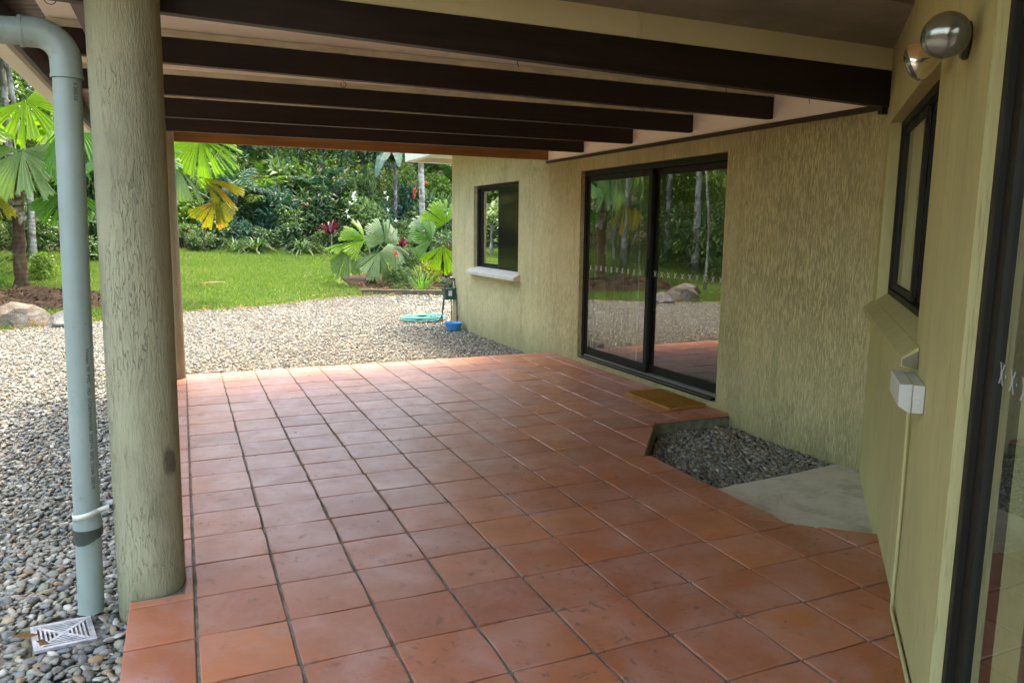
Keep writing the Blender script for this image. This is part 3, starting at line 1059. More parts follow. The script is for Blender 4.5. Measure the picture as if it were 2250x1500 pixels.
wB = window(house, W2M, 0.19, 1.95, 1.022, 1.975, 0.058, 'dark sliding window recessed in the side wall')
sc = MB()
sc.add([W2M @ Vector(v) for v in ((1.10, -0.118, 1.06), (1.9, -0.118, 1.06), (1.9, -0.118, 1.92), (1.10, -0.118, 1.92))], [(0, 1, 2, 3)])
sub(sc.build('insect_screen', M['screen'], wB), wB)
sl = MB()
a, b = 0.10, 2.05
pts = [(a, 0.055, 0.915), (b, 0.055, 0.915), (b, 0.002, 0.905), (a, 0.002, 0.905), (a, 0.055, 0.945), (b, 0.055, 0.945), (b, 0.002, 0.9875), (a, 0.002, 0.9875)]
sl.hexa([W2M @ Vector(p) for p in pts])
pts = [(WIN2[0] + .002, 0.001, 0.9855), (WIN2[1] - .002, 0.001, 0.9855), (WIN2[1] - .002, -0.057, 0.9855), (WIN2[0] + .002, -0.057, 0.9855),
       (WIN2[0] + .002, 0.001, 0.9885), (WIN2[1] - .002, 0.001, 0.9885), (WIN2[1] - .002, -0.057, 1.034), (WIN2[0] + .002, -0.057, 1.034)]
sl.hexa([W2M @ Vector(p) for p in pts])
sub(sl.build('sill', M['sill_olive'], wB, bevel=0.003), wB)
se = MB()
se.hexa([W2M @ Vector(p) for p in ((2.0505, 0.05, 0.918), (2.054, 0.05, 0.918), (2.054, 0.003, 0.906), (2.0505, 0.003, 0.906), (2.0505, 0.052, 0.940), (2.054, 0.052, 0.940), (2.054, 0.003, 0.972), (2.0505, 0.003, 0.972))])
sub(se.build('sill_end', M['mossy_concrete'], wB), wB)

# near glass door in the side wall
d2 = emptypart('sliding_door', house, 'near glass door at the edge of the side wall')
s0, s1, z0, z1 = DOOR2
f = MB()
R2 = 0.028
f.box((s0 + .001, -R2 - 0.10, z0 + .001), (s0 + 0.05, -R2, z1 - .001), W2M)
f.box((s1 - 0.05, -R2 - 0.10, z0 + .001), (s1 - .001, -R2, z1 - .001), W2M)
f.box((s0 + .051, -R2 - 0.10, z1 - 0.05), (s1 - .051, -R2, z1 - .001), W2M)
f.box((s0 + .051, -R2 - 0.10, z0 + .001), (s1 - .051, -R2, z0 + .02), W2M)
sub(f.build('frame', M['frame'], d2, bevel=0.002), d2)
for (p, q, off) in ((s0 + 0.052, 3.92, 0.045), (3.86, s1 - 0.052, 0.085)):
    f = MB()
    f.box((p, -off - 0.03, z0 + .03), (p + 0.075, -off, z1 - .052), W2M)
    f.box((q - 0.06, -off - 0.03, z0 + .03), (q, -off, z1 - .052), W2M)
    f.box((p + 0.076, -off - 0.028, z0 + .03), (q - 0.061, -off - 0.002, z0 + .11), W2M)
    f.box((p + 0.076, -off - 0.028, z1 - .11), (q - 0.061, -off - 0.002, z1 - .052), W2M)
    sub(f.build('sash', M['frame'], d2, bevel=0.002), d2)
    g_ = MB()
    g_.add([W2M @ Vector(v) for v in ((p + 0.075, -off - .012, z0 + .109), (q - 0.06, -off - .012, z0 + .109), (q - 0.06, -off - .012, z1 - .109), (p + 0.075, -off - .012, z1 - .109))], [(0, 1, 2, 3)])
    sub(g_.build('pane', M['glass'], d2), d2)
    s = p + 0.115
    while s < q - 0.08:
        o = bpy.data.objects.new('glass_sticker', MOTIF)
        m = W2M @ Matrix.Translation((s, -off - .010, 1.055)) @ Matrix.Scale(1.25, 4)
        COL.objects.link(o)
        o.parent = d2
        o.matrix_basis = m
        s += 0.098

# curtains behind the glass
def curtain(name, y0, y1, x, z0, z1, label, n=60, amp=0.025):
    mb = MB()
    v, fcs = [], []
    for k in range(n + 1):
        t = k / n
        y = y0 + (y1 - y0) * t
        xx = x + amp * math.sin(t * 2 * math.pi * 7 + 0.8 * math.sin(t * 9)) + 0.008 * math.sin(t * 31)
        v += [(xx, y, z0), (xx, y, z1), (xx + 0.002, y, z1), (xx + 0.002, y, z0)]
    for k in range(n):
        i = 4 * k
        fcs += [(i, i + 4, i + 5, i + 1), (i + 2, i + 6, i + 7, i + 3), (i + 1, i + 5, i + 6, i + 2)]
    mb.add(v, fcs)
    o = mb.build(name, M['curtain'], smooth=True)
    return tag(o, label, 'curtain')

curtain('curtain', 3.92, 4.50, GX + 0.27, 0.045, 2.05, 'pale curtain drawn aside behind the far pane of the sliding door')
curtain('curtain', 6.98, 7.62, GX + 0.27, 0.5, 2.05, 'pale curtain behind the far light of the wall window', 50, 0.02)

# ------------------------------------------------------------------ verandah roof over the patio
ver = empty('verandah_roof', (1.8, 3.1, 2.1), 'flat verandah roof with dark brown beams and pale ceiling over the tiles', 'verandah roof')
beams = [(0.93, 2.158, 2.080, 0.055, 2.279), (1.87, 2.152, 2.129, 0.05, 2.270), (2.76, 2.136, 2.134, 0.05, 2.245), (3.63, 2.116, 2.131, 0.05, 2.242), (4.53, 2.120, 2.131, 0.05, 2.235)]
XL, XR = -0.50, GX - 0.020
for k, (y, zl, zr, w, tl) in enumerate(beams):
    mb = MB()
    xr = XR if k else GX - 0.004
    zl2 = zl + (zl - zr) * 0.13
    top = 2.279
    mb.hexa([(XL, y, zl2), (xr, y, zr), (xr, y + w, zr), (XL, y + w, zl2), (XL, y, tl), (xr, y, top - .006 * k), (xr, y + w, top - .006 * k), (XL, y + w, tl)])
    o = mb.build('beam', M['beam'], ver, bevel=0.004)
    if k:
        mb = MB()
        ya, yb, tr = y - .004, y + .02, top - .006 * k
        mb.hexa([(XL, ya, tl + .002), (XR - .002, ya, tr + .002), (XR - .002, yb, tr + .002), (XL, yb, tl + .002), (XL, ya, min(2.308, tl + .032)), (XR - .002, ya, 2.308), (XR - .002, yb, 2.308), (XL, yb, min(2.308, tl + .032))])
        mb.build('batten', M['batten'], ver)
mb = MB()
mb.box((GX - 0.05, 0.955, 2.045), (GX - 0.006, 0.984, 2.080))
mb.build('beam_foot', M['beam'], ver)
mb = MB()
mb.box((-0.02, 5.345, 2.118), (GX - 0.006, 5.39, 2.235))
ob = mb.build('beam', M['orange_timber'], ver, bevel=0.004)
ob['label'] = 'unpainted orange pine beam at the far edge'
ys = [0.986, 1.895, 2.785, 3.655, 4.555, 5.345]
for k in range(5):
    for (xa, xb) in ((XL, 1.398), (1.402, GX - 0.018)):
        mb = MB()
        mb.box((xa, ys[k] + (0 if k == 0 else 0.001), 2.310), (xb, ys[k + 1] - 0.003, 2.318))
        mb.build('ceiling_panel', M['ceiling'], ver)
mb = MB()
mb.box((-0.62, 0.30, 2.40), (3.99, 5.56, 2.44))
mb.build('roof_deck', M['zinc'], ver)
# panel rising from the first beam to the higher ceiling on the near side
mb = MB()
mb.box((-0.55, 0.936, 2.2805), (GX - 0.003, 0.95, 2.52))
mb.build('riser_panel', M['panel_cream'], ver)
for xj in (0.62, 2.05):
    mb = MB()
    mb.box((xj, 0.930, 2.2805), (xj + 0.03, 0.9355, 2.519))
    mb.build('cover_strip', M['panel_cream'], ver)
mb = MB()
cpoly = [(-0.60, -2.74), tuple((P0 + WU * 5.39).to_2d() + Vector((-0.01, 0.0))), tuple(P0.to_2d() + Vector((-0.03, -0.024))), (-0.60, 0.932)]
mb.prism(cpoly, 2.521, 2.535)
mb.build('upper_ceiling', M['tan'], ver)
mb = MB()
mb.hexa([W2M @ Vector(p) for p in ((0.05, 0.003, 2.495), (5.3, 0.003, 2.495), (5.3, 0.03, 2.515), (0.05, 0.03, 2.515), (0.05, 0.003, 2.52), (5.3, 0.003, 2.52), (5.3, 0.03, 2.52), (0.05, 0.03, 2.52))])
mb.build('cornice', M['tan'], ver)
# weathered plate over the posts, outer fascia, corrugated overhang and gutter
mb = MB()
mb.box((-0.335, 0.30, 2.225), (-0.255, 5.55, 2.309))
mb.build('wall_plate', M['grey_timber'], ver)

def corrugated(name, x0, x1, y0, y1, z, slope, pitch=0.076, amp=0.009):
    n = int((y1 - y0) / pitch * 8)
    v, fcs = [], []
    for k in range(n + 1):
        y = y0 + (y1 - y0) * k / n
        dz = amp * math.sin(2 * math.pi * (y - y0) / pitch)
        for x in (x0, x1):
            zz = z + dz + slope * (x - x1)
            v += [(x, y, zz), (x, y, zz + 0.003)]
    for k in range(n):
        i = 4 * k
        fcs += [(i, i + 4, i + 6, i + 2), (i + 1, i + 3, i + 7, i + 5), (i, i + 1, i + 5, i + 4)]
    mb = MB()
    mb.add(v, fcs)
    return mb.build(name, M['zinc'], ver, smooth=True)

corrugated('roof_sheet', -0.80, -0.505, 0.25, 5.75, 2.36, 0.10)
mb = MB()
mb.box((-0.66, 0.25, 2.20), (-0.635, 5.75, 2.318))
mb.build('fascia', M['beam'], ver, bevel=0.003)
mb = MB()
prof = [(-0.662, 2.315), (-0.668, 2.225), (-0.69, 2.20), (-0.77, 2.20), (-0.79, 2.22), (-0.795, 2.305)]
n = len(prof)
for ya, yb in ((0.2, 5.8),):
    vs = [(x, ya, z) for x, z in prof] + [(x, yb, z) for x, z in prof]
    vi = [(x * 0.0 + (x + (0.004 if x < -0.73 else -0.004)), ya, z + 0.004) for x, z in prof] + [(x + (0.004 if x < -0.73 else -0.004), yb, z + 0.004) for x, z in prof]
    fs = [(i, i + 1, n + i + 1, n + i) for i in range(n - 1)]
    mb.add(vs, [tuple(reversed(q)) for q in fs])
    mb.add(vi, fs)
    mb.add([vs[0], vi[0], vi[n], vs[n], vs[n - 1], vi[n - 1], vi[2 * n - 1], vs[2 * n - 1]], [(0, 1, 2, 3), (4, 7, 6, 5)])
    for e in (0, n):
        mb.add(vs[e:e + n], [tuple(range(n)) if e else tuple(reversed(range(n)))])
mb.build('gutter', M['gutter'], ver)
mb = MB()
for k in range(7):
    y = 0.6 + 0.8 * k
    mb.tube([(-0.80, y, 2.30), (-0.80, y, 2.318), (-0.63, y, 2.322)], 0.004, 6)
mb.build('gutter_strap', M['strap'], ver)

def hook(loc, up_, r=0.014, kind=0):
    mb = MB()
    p = Vector(loc)
    pts = [p + Vector((0, 0, up_)), p]
    if kind:
        for k in range(1, 12):
            a = math.pi / 2 - k * (1.75 * math.pi / 11)
            pts.append(p + Vector((r * math.cos(a), 0, -r + r * math.sin(a))))
    else:
        pts.append(p + Vector((0.006, 0, -0.018)))
    mb.tube(pts, 0.0018, 6)
    mb.build('hook', M['black'], ver)

hook((1.45, 0.955, 2.112), 0.03, kind=0)
hook((2.62, 0.955, 2.090), 0.03)
hook((3.18, 0.955, 2.08), 0.03)
hook((2.72, 1.89, 2.128), 0.03, kind=1)
hook((0.85, 1.89, 2.135), 0.03, kind=1)
hook((-0.42, 1.40, 2.295), 0.03, 0.022, kind=1)

# ------------------------------------------------------------------ posts
def post(loc, r, z0, z1, lean, label, n=64):
    mb = MB()
    rings = 60
    pr = random.Random(5)
    x, y = loc
    ph = [pr.uniform(0, 6.28) for _ in range(6)]
    v = []
    for k in range(rings + 1):
        t = k / rings
        z = z0 + (z1 - z0) * t
        for a in range(n):
            an = 2 * math.pi * a / n
            rr = r * (1 + 0.006 * math.sin(3 * an + ph[0] + 2 * z) + 0.005 * math.sin(7 * an + ph[1] + 3.1 * z) + 0.004 * math.sin(11 * an + 5 * z + ph[2]))
            v.append((x + lean * t + rr * math.cos(an), y + rr * math.sin(an), z))
    fcs = [(k * n + a, k * n + (a + 1) % n, (k + 1) * n + (a + 1) % n, (k + 1) * n + a) for k in range(rings) for a in range(n)]
    fcs.append(tuple(rings * n + a for a in range(n)))
    mb.add(v, fcs)
    o = mb.build('rendered_post', M['render_post'], smooth=True)
    return tag(o, label, 'post')

post((-0.153, 0.790), 0.119, -0.16, 2.223, 0.024, 'thick round rendered post beside the downpipe with a dark stain')
post((-0.125, 5.10), 0.125, -0.16, 2.223, 0.004, 'round rendered post at the far corner of the tiles, half hidden')
mb = MB()
mb.prism([(-0.222, 0.654), (-0.0365, 0.654), (-0.0365, 0.93), (-0.222, 0.93)], -0.15, -0.013)
mb.build('post_footing', M['mossy_concrete'], patio_o)

# ------------------------------------------------------------------ downpipe
dp = empty('downpipe', (-0.366, 0.80, -0.08), 'grey green plastic downpipe beside the near round post', 'downpipe')
PB, PT = Vector((-0.366, 0.80, -0.075)), Vector((-0.316, 0.80, 1.90))
def along(t): return PB.lerp(PT, t)
mb = MB()
mb.tube([along(t / 12) for t in range(13)], 0.0445, 32)
mb.build('pipe', M['pvc'], dp, smooth='auto')
mb = MB()
c = PT + Vector((-0.085, 0, 0.03))
pts = [PT + Vector((0, 0, -0.03)), PT + Vector((0, 0, 0.03))]
for k in range(1, 11):
    a = rad(9 * k)
    pts.append(c + Vector((0.085 * math.cos(a), 0, 0.085 * math.sin(a))))
pts.append(c + Vector((-0.045, 0, 0.0845)))
mb.tube(pts, 0.0495, 32)
mb.build('elbow', M['pvc'], dp, smooth='auto')
for (q_, d_) in ((PT + Vector((0, 0, -0.03)), Vector((0, 0, 0.012))), (c + Vector((-0.045, 0, 0.0845)), Vector((0.012, 0, 0)))):
    mb = MB()
    mb.tube([q_, q_ + d_], 0.0515, 32)
    mb.build('collar', M['pvc'], dp, smooth='auto')
mb = MB()
hz = PT.z + 0.115
mb.tube([(PT.x - 0.11, 0.80, hz), (-0.70, 0.80, hz - 0.012), (-0.73, 0.80, hz + 0.01), (-0.735, 0.80, 2.205)], 0.0445, 32)
mb.build('pipe', M['pvc'], dp, smooth='auto')
mb = MB()
ax = (PT - PB).normalized()
q = along((0.262 + 0.075) / 1.975)
mb.tube([q - ax * 0.028, q + ax * 0.028], 0.0495, 32)
mb.build('coupling', M['pvc'], dp, smooth='auto')
# black sealant smear: ragged band round the joint
mb = MB()
n = 40
v = []
q2 = along((0.245 + 0.075) / 1.975)
rr = random.Random(3)
low = [-0.02 - 0.022 * max(0, math.sin(2 * math.pi * k / n * 1.0 + 3.9)) - rr.uniform(0, 0.006) for k in range(n)]
for k in range(n):
    a = 2 * math.pi * k / n
    d_ = Vector((math.cos(a), math.sin(a), 0)) * 0.0505
    v += [q2 + d_ + ax * 0.012, q2 + d_ * 1.002 + ax * low[k]]
mb.add(v, [(2 * k, 2 * k + 1, (2 * k + 3) % (2 * n), (2 * k + 2) % (2 * n)) for k in range(n)])
mb.build('sealant', M['pvc_seal'], dp)
# strap round the pipe to the post
mb = MB()
q = along((0.315 + 0.075) / 1.975)
loop = []
for k in range(0, 33):
    a = rad(-35 - 290 * k / 32)
    loop.append(q + Vector((0.0475 * math.cos(a), 0.0475 * math.sin(a), 0.011 * math.cos(a))))
loop = [Vector((-0.266, 0.748, q.z + 0.03))] + loop + [Vector((-0.268, 0.79, q.z + 0.03))]
v = []
for p in loop:
    v += [p + Vector((0, 0, -0.0105)), p + Vector((0, 0, 0.0105))]
mb.add(v, [(2 * k, 2 * k + 2, 2 * k + 3, 2 * k + 1) for k in range(len(loop) - 1)])
so = mb.build('strap', M['strap'], dp, smooth=True)
sm = so.modifiers.new('thick', 'SOLIDIFY'); sm.thickness = 0.0016
mb = MB()
mb.box((-0.276, 0.739, q.z + 0.022), (-0.266, 0.752, q.z + 0.036))
mb.build('screw', M['black'], dp)

def lettering(text, size, Mx, mat, parent, bend=None, name='lettering'):
    cu = bpy.data.curves.new('lettering', 'FONT')
    cu.body = text
    cu.size = size
    cu.align_x = 'LEFT'
    tmp = bpy.data.objects.new('tmp', cu)
    COL.objects.link(tmp)
    dg = bpy.context.evaluated_depsgraph_get()
    me = bpy.data.meshes.new_from_object(tmp.evaluated_get(dg))
    bpy.data.objects.remove(tmp)
    for v in me.vertices:
        p = v.co
        v.co = bend(p) if bend else Mx @ p
    me.materials.clear()
    o = link_mesh(name, me, mat, parent)
    return o

def pipe_bend(zstart, ang0):
    def f(p):
        a = ang0 + p.y / 0.0455
        t = (zstart - p.x + 0.075) / 1.975
        q = along(t)
        return q + Vector((math.cos(a), math.sin(a), 0)) * 0.0456
    return f

# direction of the viewer seen from the pipe
va = math.atan2(CAM.y - 0.8, CAM.x + 0.34)
lettering('Vinidex  90  PVC   HD  STORMWATER  030714  BM2  23:04  20510', 0.0185, None, M['ink'], dp, pipe_bend(0.935, va + 0.42))
lettering('S 20510', 0.0185, None, M['ink'], dp, pipe_bend(1.855, va + 0.42))

# ------------------------------------------------------------------ drain grate with concrete surround
gr = empty('drain_grate', (-0.45, 0.72, -0.095), 'white slotted plastic drain grate under the downpipe', 'drain grate')
GM = Matrix.Translation((-0.452, 0.722, -0.113)) @ Matrix.Rotation(rad(12), 4, 'Z') @ Matrix.Rotation(rad(4), 4, 'Y')
mb = MB()
H = 0.098
for (a, b) in (((-H, -H), (H, -H + .012)), ((-H, H - .012), (H, H)), ((-H, -H + .012), (-H + .012, H - .012)), ((H - .012, -H + .012), (H, H - .012))):
    mb.box((a[0], a[1], -0.006), (b[0], b[1], 0.006), GM)
R45 = Matrix.Rotation(rad(45), 4, 'Z')
for s_ in (0, 1):
    m = GM @ Matrix.Rotation(rad(45 + 90 * s_), 4, 'Z')
    L_ = H * 1.30
    if s_ == 0:
        mb.box((-L_, -0.006, -0.005), (L_, 0.006, 0.0055), m)
    else:
        mb.box((-L_, -0.006, -0.005), (-0.0065, 0.006, 0.0052), m)
        mb.box((0.0065, -0.006, -0.005), (L_, 0.006, 0.0052), m)
for k in range(1, 7):
    d_ = k * 0.0135
    for q_ in range(4):
        m = GM @ Matrix.Rotation(rad(90 * q_), 4, 'Z')
        x = d_ + 0.001
        if x > H - 0.014: continue
        mb.box((x - 0.0028, -x + 0.004, -0.004), (x + 0.0028, x - 0.004, 0.0048), m)
gro = mb.build('grate', M['white_plastic'], gr)
mb = MB()
mb.box((-H + .001, -H + .001, -0.05), (H - .001, H - .001, -0.045), GM)
mb.build('sump', M['black'], gr)
mb = MB()
for (x0, y0, x1, y1) in ((-0.16, -0.15, 0.17, -0.102), (-0.16, 0.102, 0.20, 0.150), (-0.16, -0.101, -0.101, 0.101), (0.101, -0.101, 0.17, 0.03)):
    mb.box((x0, y0, -0.07), (x1, y1, -0.007), GM)
so = tag(mb.build('drain_surround', M['mossy_concrete'], bevel=0.012), 'mossy concrete surround round the white drain grate', 'drain surround')

# ------------------------------------------------------------------ twin spotlight on the side wall
lm = empty('wall_lamp', W2(2.45, 0, 1.907), 'black twin spotlight with two reflector bulbs above the side window', 'wall lamp')
def frame_to(loc, d):
    z = Vector(d).normalized()
    x = z.orthogonal().normalized()
    y = z.cross(x)
    return Matrix(((x.x, y.x, z.x, loc[0]), (x.y, y.y, z.y, loc[1]), (x.z, y.z, z.z, loc[2]), (0, 0, 0, 1)))
mb = MB()
mb.lathe([(0.0, 0.0), (0.050, 0.001), (0.052, 0.008), (0.046, 0.018), (0.02, 0.026), (0.0, 0.027)], 32, frame_to(W2(2.45, 0.001, 1.907), -WN))
mb.build('base', M['black'], lm, smooth='auto')
def bulb(c, d, arm_from):
    d = Vector(d).normalized()
    c = Vector(c)
    R_ = 0.059
    body = [(0.0, -0.112), (0.017, -0.112), (0.017, -0.085), (0.022, -0.070), (0.034, -0.050), (0.048, -0.028), (0.057, -0.008), (0.059, 0.004), (0.058, 0.008)]
    m = frame_to(c, d)
    mb = MB(); mb.lathe(body, 32, m)
    b_ = mb.build('bulb', M['reflector'], lm, smooth=True)
    mb = MB()
    mb.lathe([(0.0572, 0.0085), (0.055, 0.016), (0.046, 0.024), (0.030, 0.030), (0.012, 0.0325), (0.0, 0.033)], 32, m)
    o = mb.build('lens', M['lens'], b_, smooth=True)
    o.matrix_parent_inverse = Matrix.Identity(4)
    o.matrix_parent_inverse = b_.matrix_world.inverted() if False else Matrix.Identity(4)
    mb = MB()
    mb.lathe([(0.0, -0.150), (0.020, -0.148), (0.0235, -0.14), (0.0235, -0.078), (0.020, -0.074), (0.018, -0.074)], 24, m)
    mb.build('socket', M['black'], lm, smooth='auto')
    mb = MB()
    e = c - d * 0.135
    a = Vector(arm_from)
    mb.tube([a, a.lerp(e, 0.5) + Vector((0, 0, -0.012)), e], 0.009, 12)
    mb.build('arm', M['black'], lm, smooth='auto')

def reflector_mat():
    t = NT('silvered reflector')
    return t.done((0.78, 0.70, 0.60), 0.16, metal=1.0)
def lens_mat():
    t = NT('dimpled lamp lens')
    vo = t.new('ShaderNodeTexVoronoi')
    vo.inputs['Scale'].default_value = 420
    t.link(t.pos(), vo.inputs['Vector'])
    t.done((0.13, 0.135, 0.11), 0.035, t.bump(vo.outputs['Distance'], 0.10, 0.001), spec=1.0, metal=0.6)
    t.b.inputs['Coat Weight'].default_value = 0.6
    return t.m
M['reflector'] = reflector_mat()
M['lens'] = lens_mat()
ac = W2(2.45, 0.028, 1.895)
bulb(W2(2.62, 0.082, 1.888), Vector((-0.74, -0.62, -0.12)), ac)
bulb(W2(2.20, 0.100, 1.905), Vector((-0.35, 0.72, -0.30)), ac)

# ------------------------------------------------------------------ power box with conduit
pb = empty('power_box', W2(2.18, 0, 0.80), 'grey weatherproof power box with thin conduit on the side wall', 'power box')
def w2box(mb, s0, s1, o0, o1, z0, z1):
    mb.box((s0, o0, z0), (s1, o1, z1), W2M)
mb = MB(); w2box(mb, 2.00, 2.265, 0.001, 0.036, 0.797, 0.890)
mb.build('back_box', M['grey_plastic'], pb, bevel=0.004)
mb = MB()
pts = [(1.995, 0.037, 0.793), (2.262, 0.037, 0.793), (2.262, 0.077, 0.816), (1.995, 0.077, 0.816), (1.995, 0.037, 0.892), (2.262, 0.037, 0.892), (2.262, 0.077, 0.890), (1.995, 0.077, 0.890)]
mb.hexa([W2M @ Vector(p) for p in pts])
mb.build('cover', M['grey_plastic'], pb, bevel=0.004)
mb = MB()
mb.lathe([(0.0, 0.002), (0.010, 0.002), (0.011, 0.0)], 16, frame_to(W2(2.2655, 0.022, 0.835), WU))
mb.build('plug', M['grey_plastic'], pb)
mb = MB()
mb.tube([W2(2.02, 0.014, 0.796), W2(2.02, 0.010, 0.40), W2(2.01, 0.010, 0.06), W2(2.03, 0.012, 0.022), W2(2.06, 0.014, 0.012), W2(2.77, 0.010, 0.007)], 0.0065, 12)
mb.build('conduit', M['render_side'], pb, smooth='auto')

# ------------------------------------------------------------------ doormat
mb = MB()
nx, ny = 22, 40
v = []
for a in range(nx + 1):
    for b in range(ny + 1):
        v.append((3.40 + 0.345 * a / nx + random.uniform(-.0015, .0015), 2.415 + 0.62 * b / ny + random.uniform(-.0015, .0015), 0.022 + random.uniform(-0.002, 0.002)))
top = [(a * (ny + 1) + b, (a + 1) * (ny + 1) + b, (a + 1) * (ny + 1) + b + 1, a * (ny + 1) + b + 1) for a in range(nx) for b in range(ny)]
rim = [a * (ny + 1) for a in range(nx + 1)] + [nx * (ny + 1) + b for b in range(1, ny + 1)] + [a * (ny + 1) + ny for a in range(nx - 1, -1, -1)] + [b for b in range(ny - 1, 0, -1)]
base = len(v)
v += [(v[i][0], v[i][1], 0.002) for i in rim]
m_ = len(rim)
side = [(rim[k], base + k, base + (k + 1) % m_, rim[(k + 1) % m_]) for k in range(m_)]
mb.add(v, top + [tuple(reversed(s)) for s in side])
dm_o = tag(mb.build('doormat', M['coir'], smooth='auto'), 'brown coir doormat lying before the sliding glass door', 'doormat')

nf = 9000
fx = rng.uniform(3.398, 3.747, nf); fy = rng.uniform(2.412, 3.037, nf)
fd = rng.normal(0, 0.006, (nf, 2)); fa = rng.uniform(0, 6.28, nf)
w_ = 0.0013
fv = np.stack([np.stack([fx - np.cos(fa) * w_, fy - np.sin(fa) * w_, np.full(nf, .019)], -1), np.stack([fx + np.cos(fa) * w_, fy + np.sin(fa) * w_, np.full(nf, .019)], -1),
               np.stack([fx + fd[:, 0], fy + fd[:, 1], rng.uniform(.024, .033, nf)], -1)], 1).reshape(-1, 3)
fo = link_mesh('fibre', np_mesh('fibre', fv, np.arange(3 * nf).reshape(-1, 3)), M['coir'], dm_o)
fo['kind'] = 'stuff'

# ------------------------------------------------------------------ pebbles
def ico(sub=0):
    bm = bmesh.new()
    bmesh.ops.create_icosphere(bm, subdivisions=1 + sub, radius=1.0)
    v = np.array([p.co[:] for p in bm.verts])
    f = np.array([[q.index for q in p.verts] for p in bm.faces])
    bm.free()
    return v, f

PCOL = np.array([0.75, 0.745, 0.68]) * np.array([(0.24, 0.225, 0.185), (0.17, 0.175, 0.165), (0.31, 0.285, 0.23), (0.40, 0.365, 0.285), (0.33, 0.25, 0.15), (0.13, 0.13, 0.115), (0.52, 0.49, 0.42), (0.25, 0.25, 0.19), (0.20, 0.22, 0.22), (0.30, 0.19, 0.10)])
PW = np.array([.16, .13, .16, .13, .09, .08, .06, .11, .06, .02])

def pebble_cloud(name, P, size, sub, flat=0.34):
    v, f = ico(sub)
    N = len(P)
    base = v[None] * (1 + 0.20 * rng.standard_normal((N, len(v), 1)))
    sc = np.stack([size, size * rng.uniform(.55, .9, N), size * rng.uniform(flat * .7, flat * 1.35, N)], -1)
    base = base * sc[:, None]
    a = rng.uniform(0, 2 * np.pi, N)
    tx = rng.normal(0, 0.28, N)
    ty = rng.normal(0, 0.28, N)
    ca, sa = np.cos(a), np.sin(a)
    # tilt then spin
    y = base[..., 1] * np.cos(tx)[:, None] - base[..., 2] * np.sin(tx)[:, None]
    z = base[..., 1] * np.sin(tx)[:, None] + base[..., 2] * np.cos(tx)[:, None]
    x = base[..., 0] * np.cos(ty)[:, None] + z * np.sin(ty)[:, None]
    z = -base[..., 0] * np.sin(ty)[:, None] + z * np.cos(ty)[:, None]
    X = x * ca[:, None] - y * sa[:, None] + P[:, 0, None]
    Y = x * sa[:, None] + y * ca[:, None] + P[:, 1, None]
    Z = z + P[:, 2, None]
    V = np.stack([X, Y, Z], -1)
    F = f[None] + (np.arange(N) * len(v))[:, None, None]
    col = PCOL[rng.choice(len(PCOL), N, p=PW / PW.sum())] * rng.uniform(.75, 1.25, (N, 1))
    C4 = np.concatenate([np.repeat(col[:, None], len(v), 1), np.ones((N, len(v), 1))], -1)
    return V, F, C4

def in_poly(x, y, poly):
    c = np.zeros(x.shape, bool)
    n = len(poly)
    for i in range(n):
        x1, y1 = poly[i]; x2, y2 = poly[(i + 1) % n]
        cond = ((y1 > y) != (y2 > y)) & (x < (x2 - x1) * (y - y1) / (y2 - y1 + 1e-12) + x1)
        c ^= cond
    return c

def blocked(x, y):
    b = (x > -0.235) & (y < PATIO_FAR + 0.01) & ~((x < -0.03) & (y > 0.645) & (y < 0.95))
    b |= (x > GX - 0.02) & (y < 8.64)
    b |= y > edge_y(x) + 0.03 * np.sin(x * 9) + 0.05 * np.sin(x * 3.1)
    b |= (x + 0.153) ** 2 + (y - 0.79) ** 2 < 0.135 ** 2
    b |= (x + 0.125) ** 2 + (y - 5.10) ** 2 < 0.135 ** 2
    gx, gy = (x + 0.452), (y - 0.722)
    rx, ry = gx * math.cos(rad(-12)) - gy * math.sin(rad(-12)), gx * math.sin(rad(-12)) + gy * math.cos(rad(-12))
    b |= (np.abs(rx) < 0.135) & (np.abs(ry) < 0.138)
    b |= (x + 0.366) ** 2 + (y - 0.80) ** 2 < 0.055 ** 2
    return b

def scatter(n, x0, x1, y0, y1):
    x = rng.uniform(x0, x1, n)
    y = rng.uniform(y0, y1, n)
    k = ~blocked(x, y)
    return x[k], y[k]

# the nearest and largest stones are single pebbles
ax_, ay_ = scatter(9000, -1.0, -0.225, 0.05, 1.7)
vis = ax_ > -0.189 * (ay_ + 2.3) - 0.05
ax_, ay_ = ax_[vis], ay_[vis]
size = 0.010 + 0.017 * rng.uniform(0, 1, len(ax_)) ** 1.5
order = np.argsort(ay_ - size * 6)
# thin them so they overlap only a little
kept = []
for i in order:
    if all((ax_[i] - ax_[j]) ** 2 + (ay_[i] - ay_[j]) ** 2 > (0.62 * (size[i] + size[j])) ** 2 for j in kept[-160:]):
        kept.append(i)
kept = np.array(kept)
px, py, ps = ax_[kept], ay_[kept], size[kept]
pz = gz(px, py) + rng.uniform(0.002, 0.012, len(px))
V, F, C4 = pebble_cloud('pebble', np.stack([px, py, pz], -1), ps, 1)
nv = V.shape[1]
single = min(300, len(px))
f0 = F[0]
for i in range(single):
    c0 = np.array([px[i], py[i], pz[i]])
    me = np_mesh('pebble', V[i] - c0, f0, {'pc': ('FLOAT_COLOR', 'POINT', C4[i])}, smooth=True)
    me.materials.append(M['pebble'])
    o = bpy.data.objects.new('pebble', me)
    o.location = c0
    COL.objects.link(o)
    o.parent = gravel
rest = slice(single, None)
parts = [(V[rest].reshape(-1, 3), F[:len(V) - single].reshape(-1, 3), C4[rest].reshape(-1, 4))]

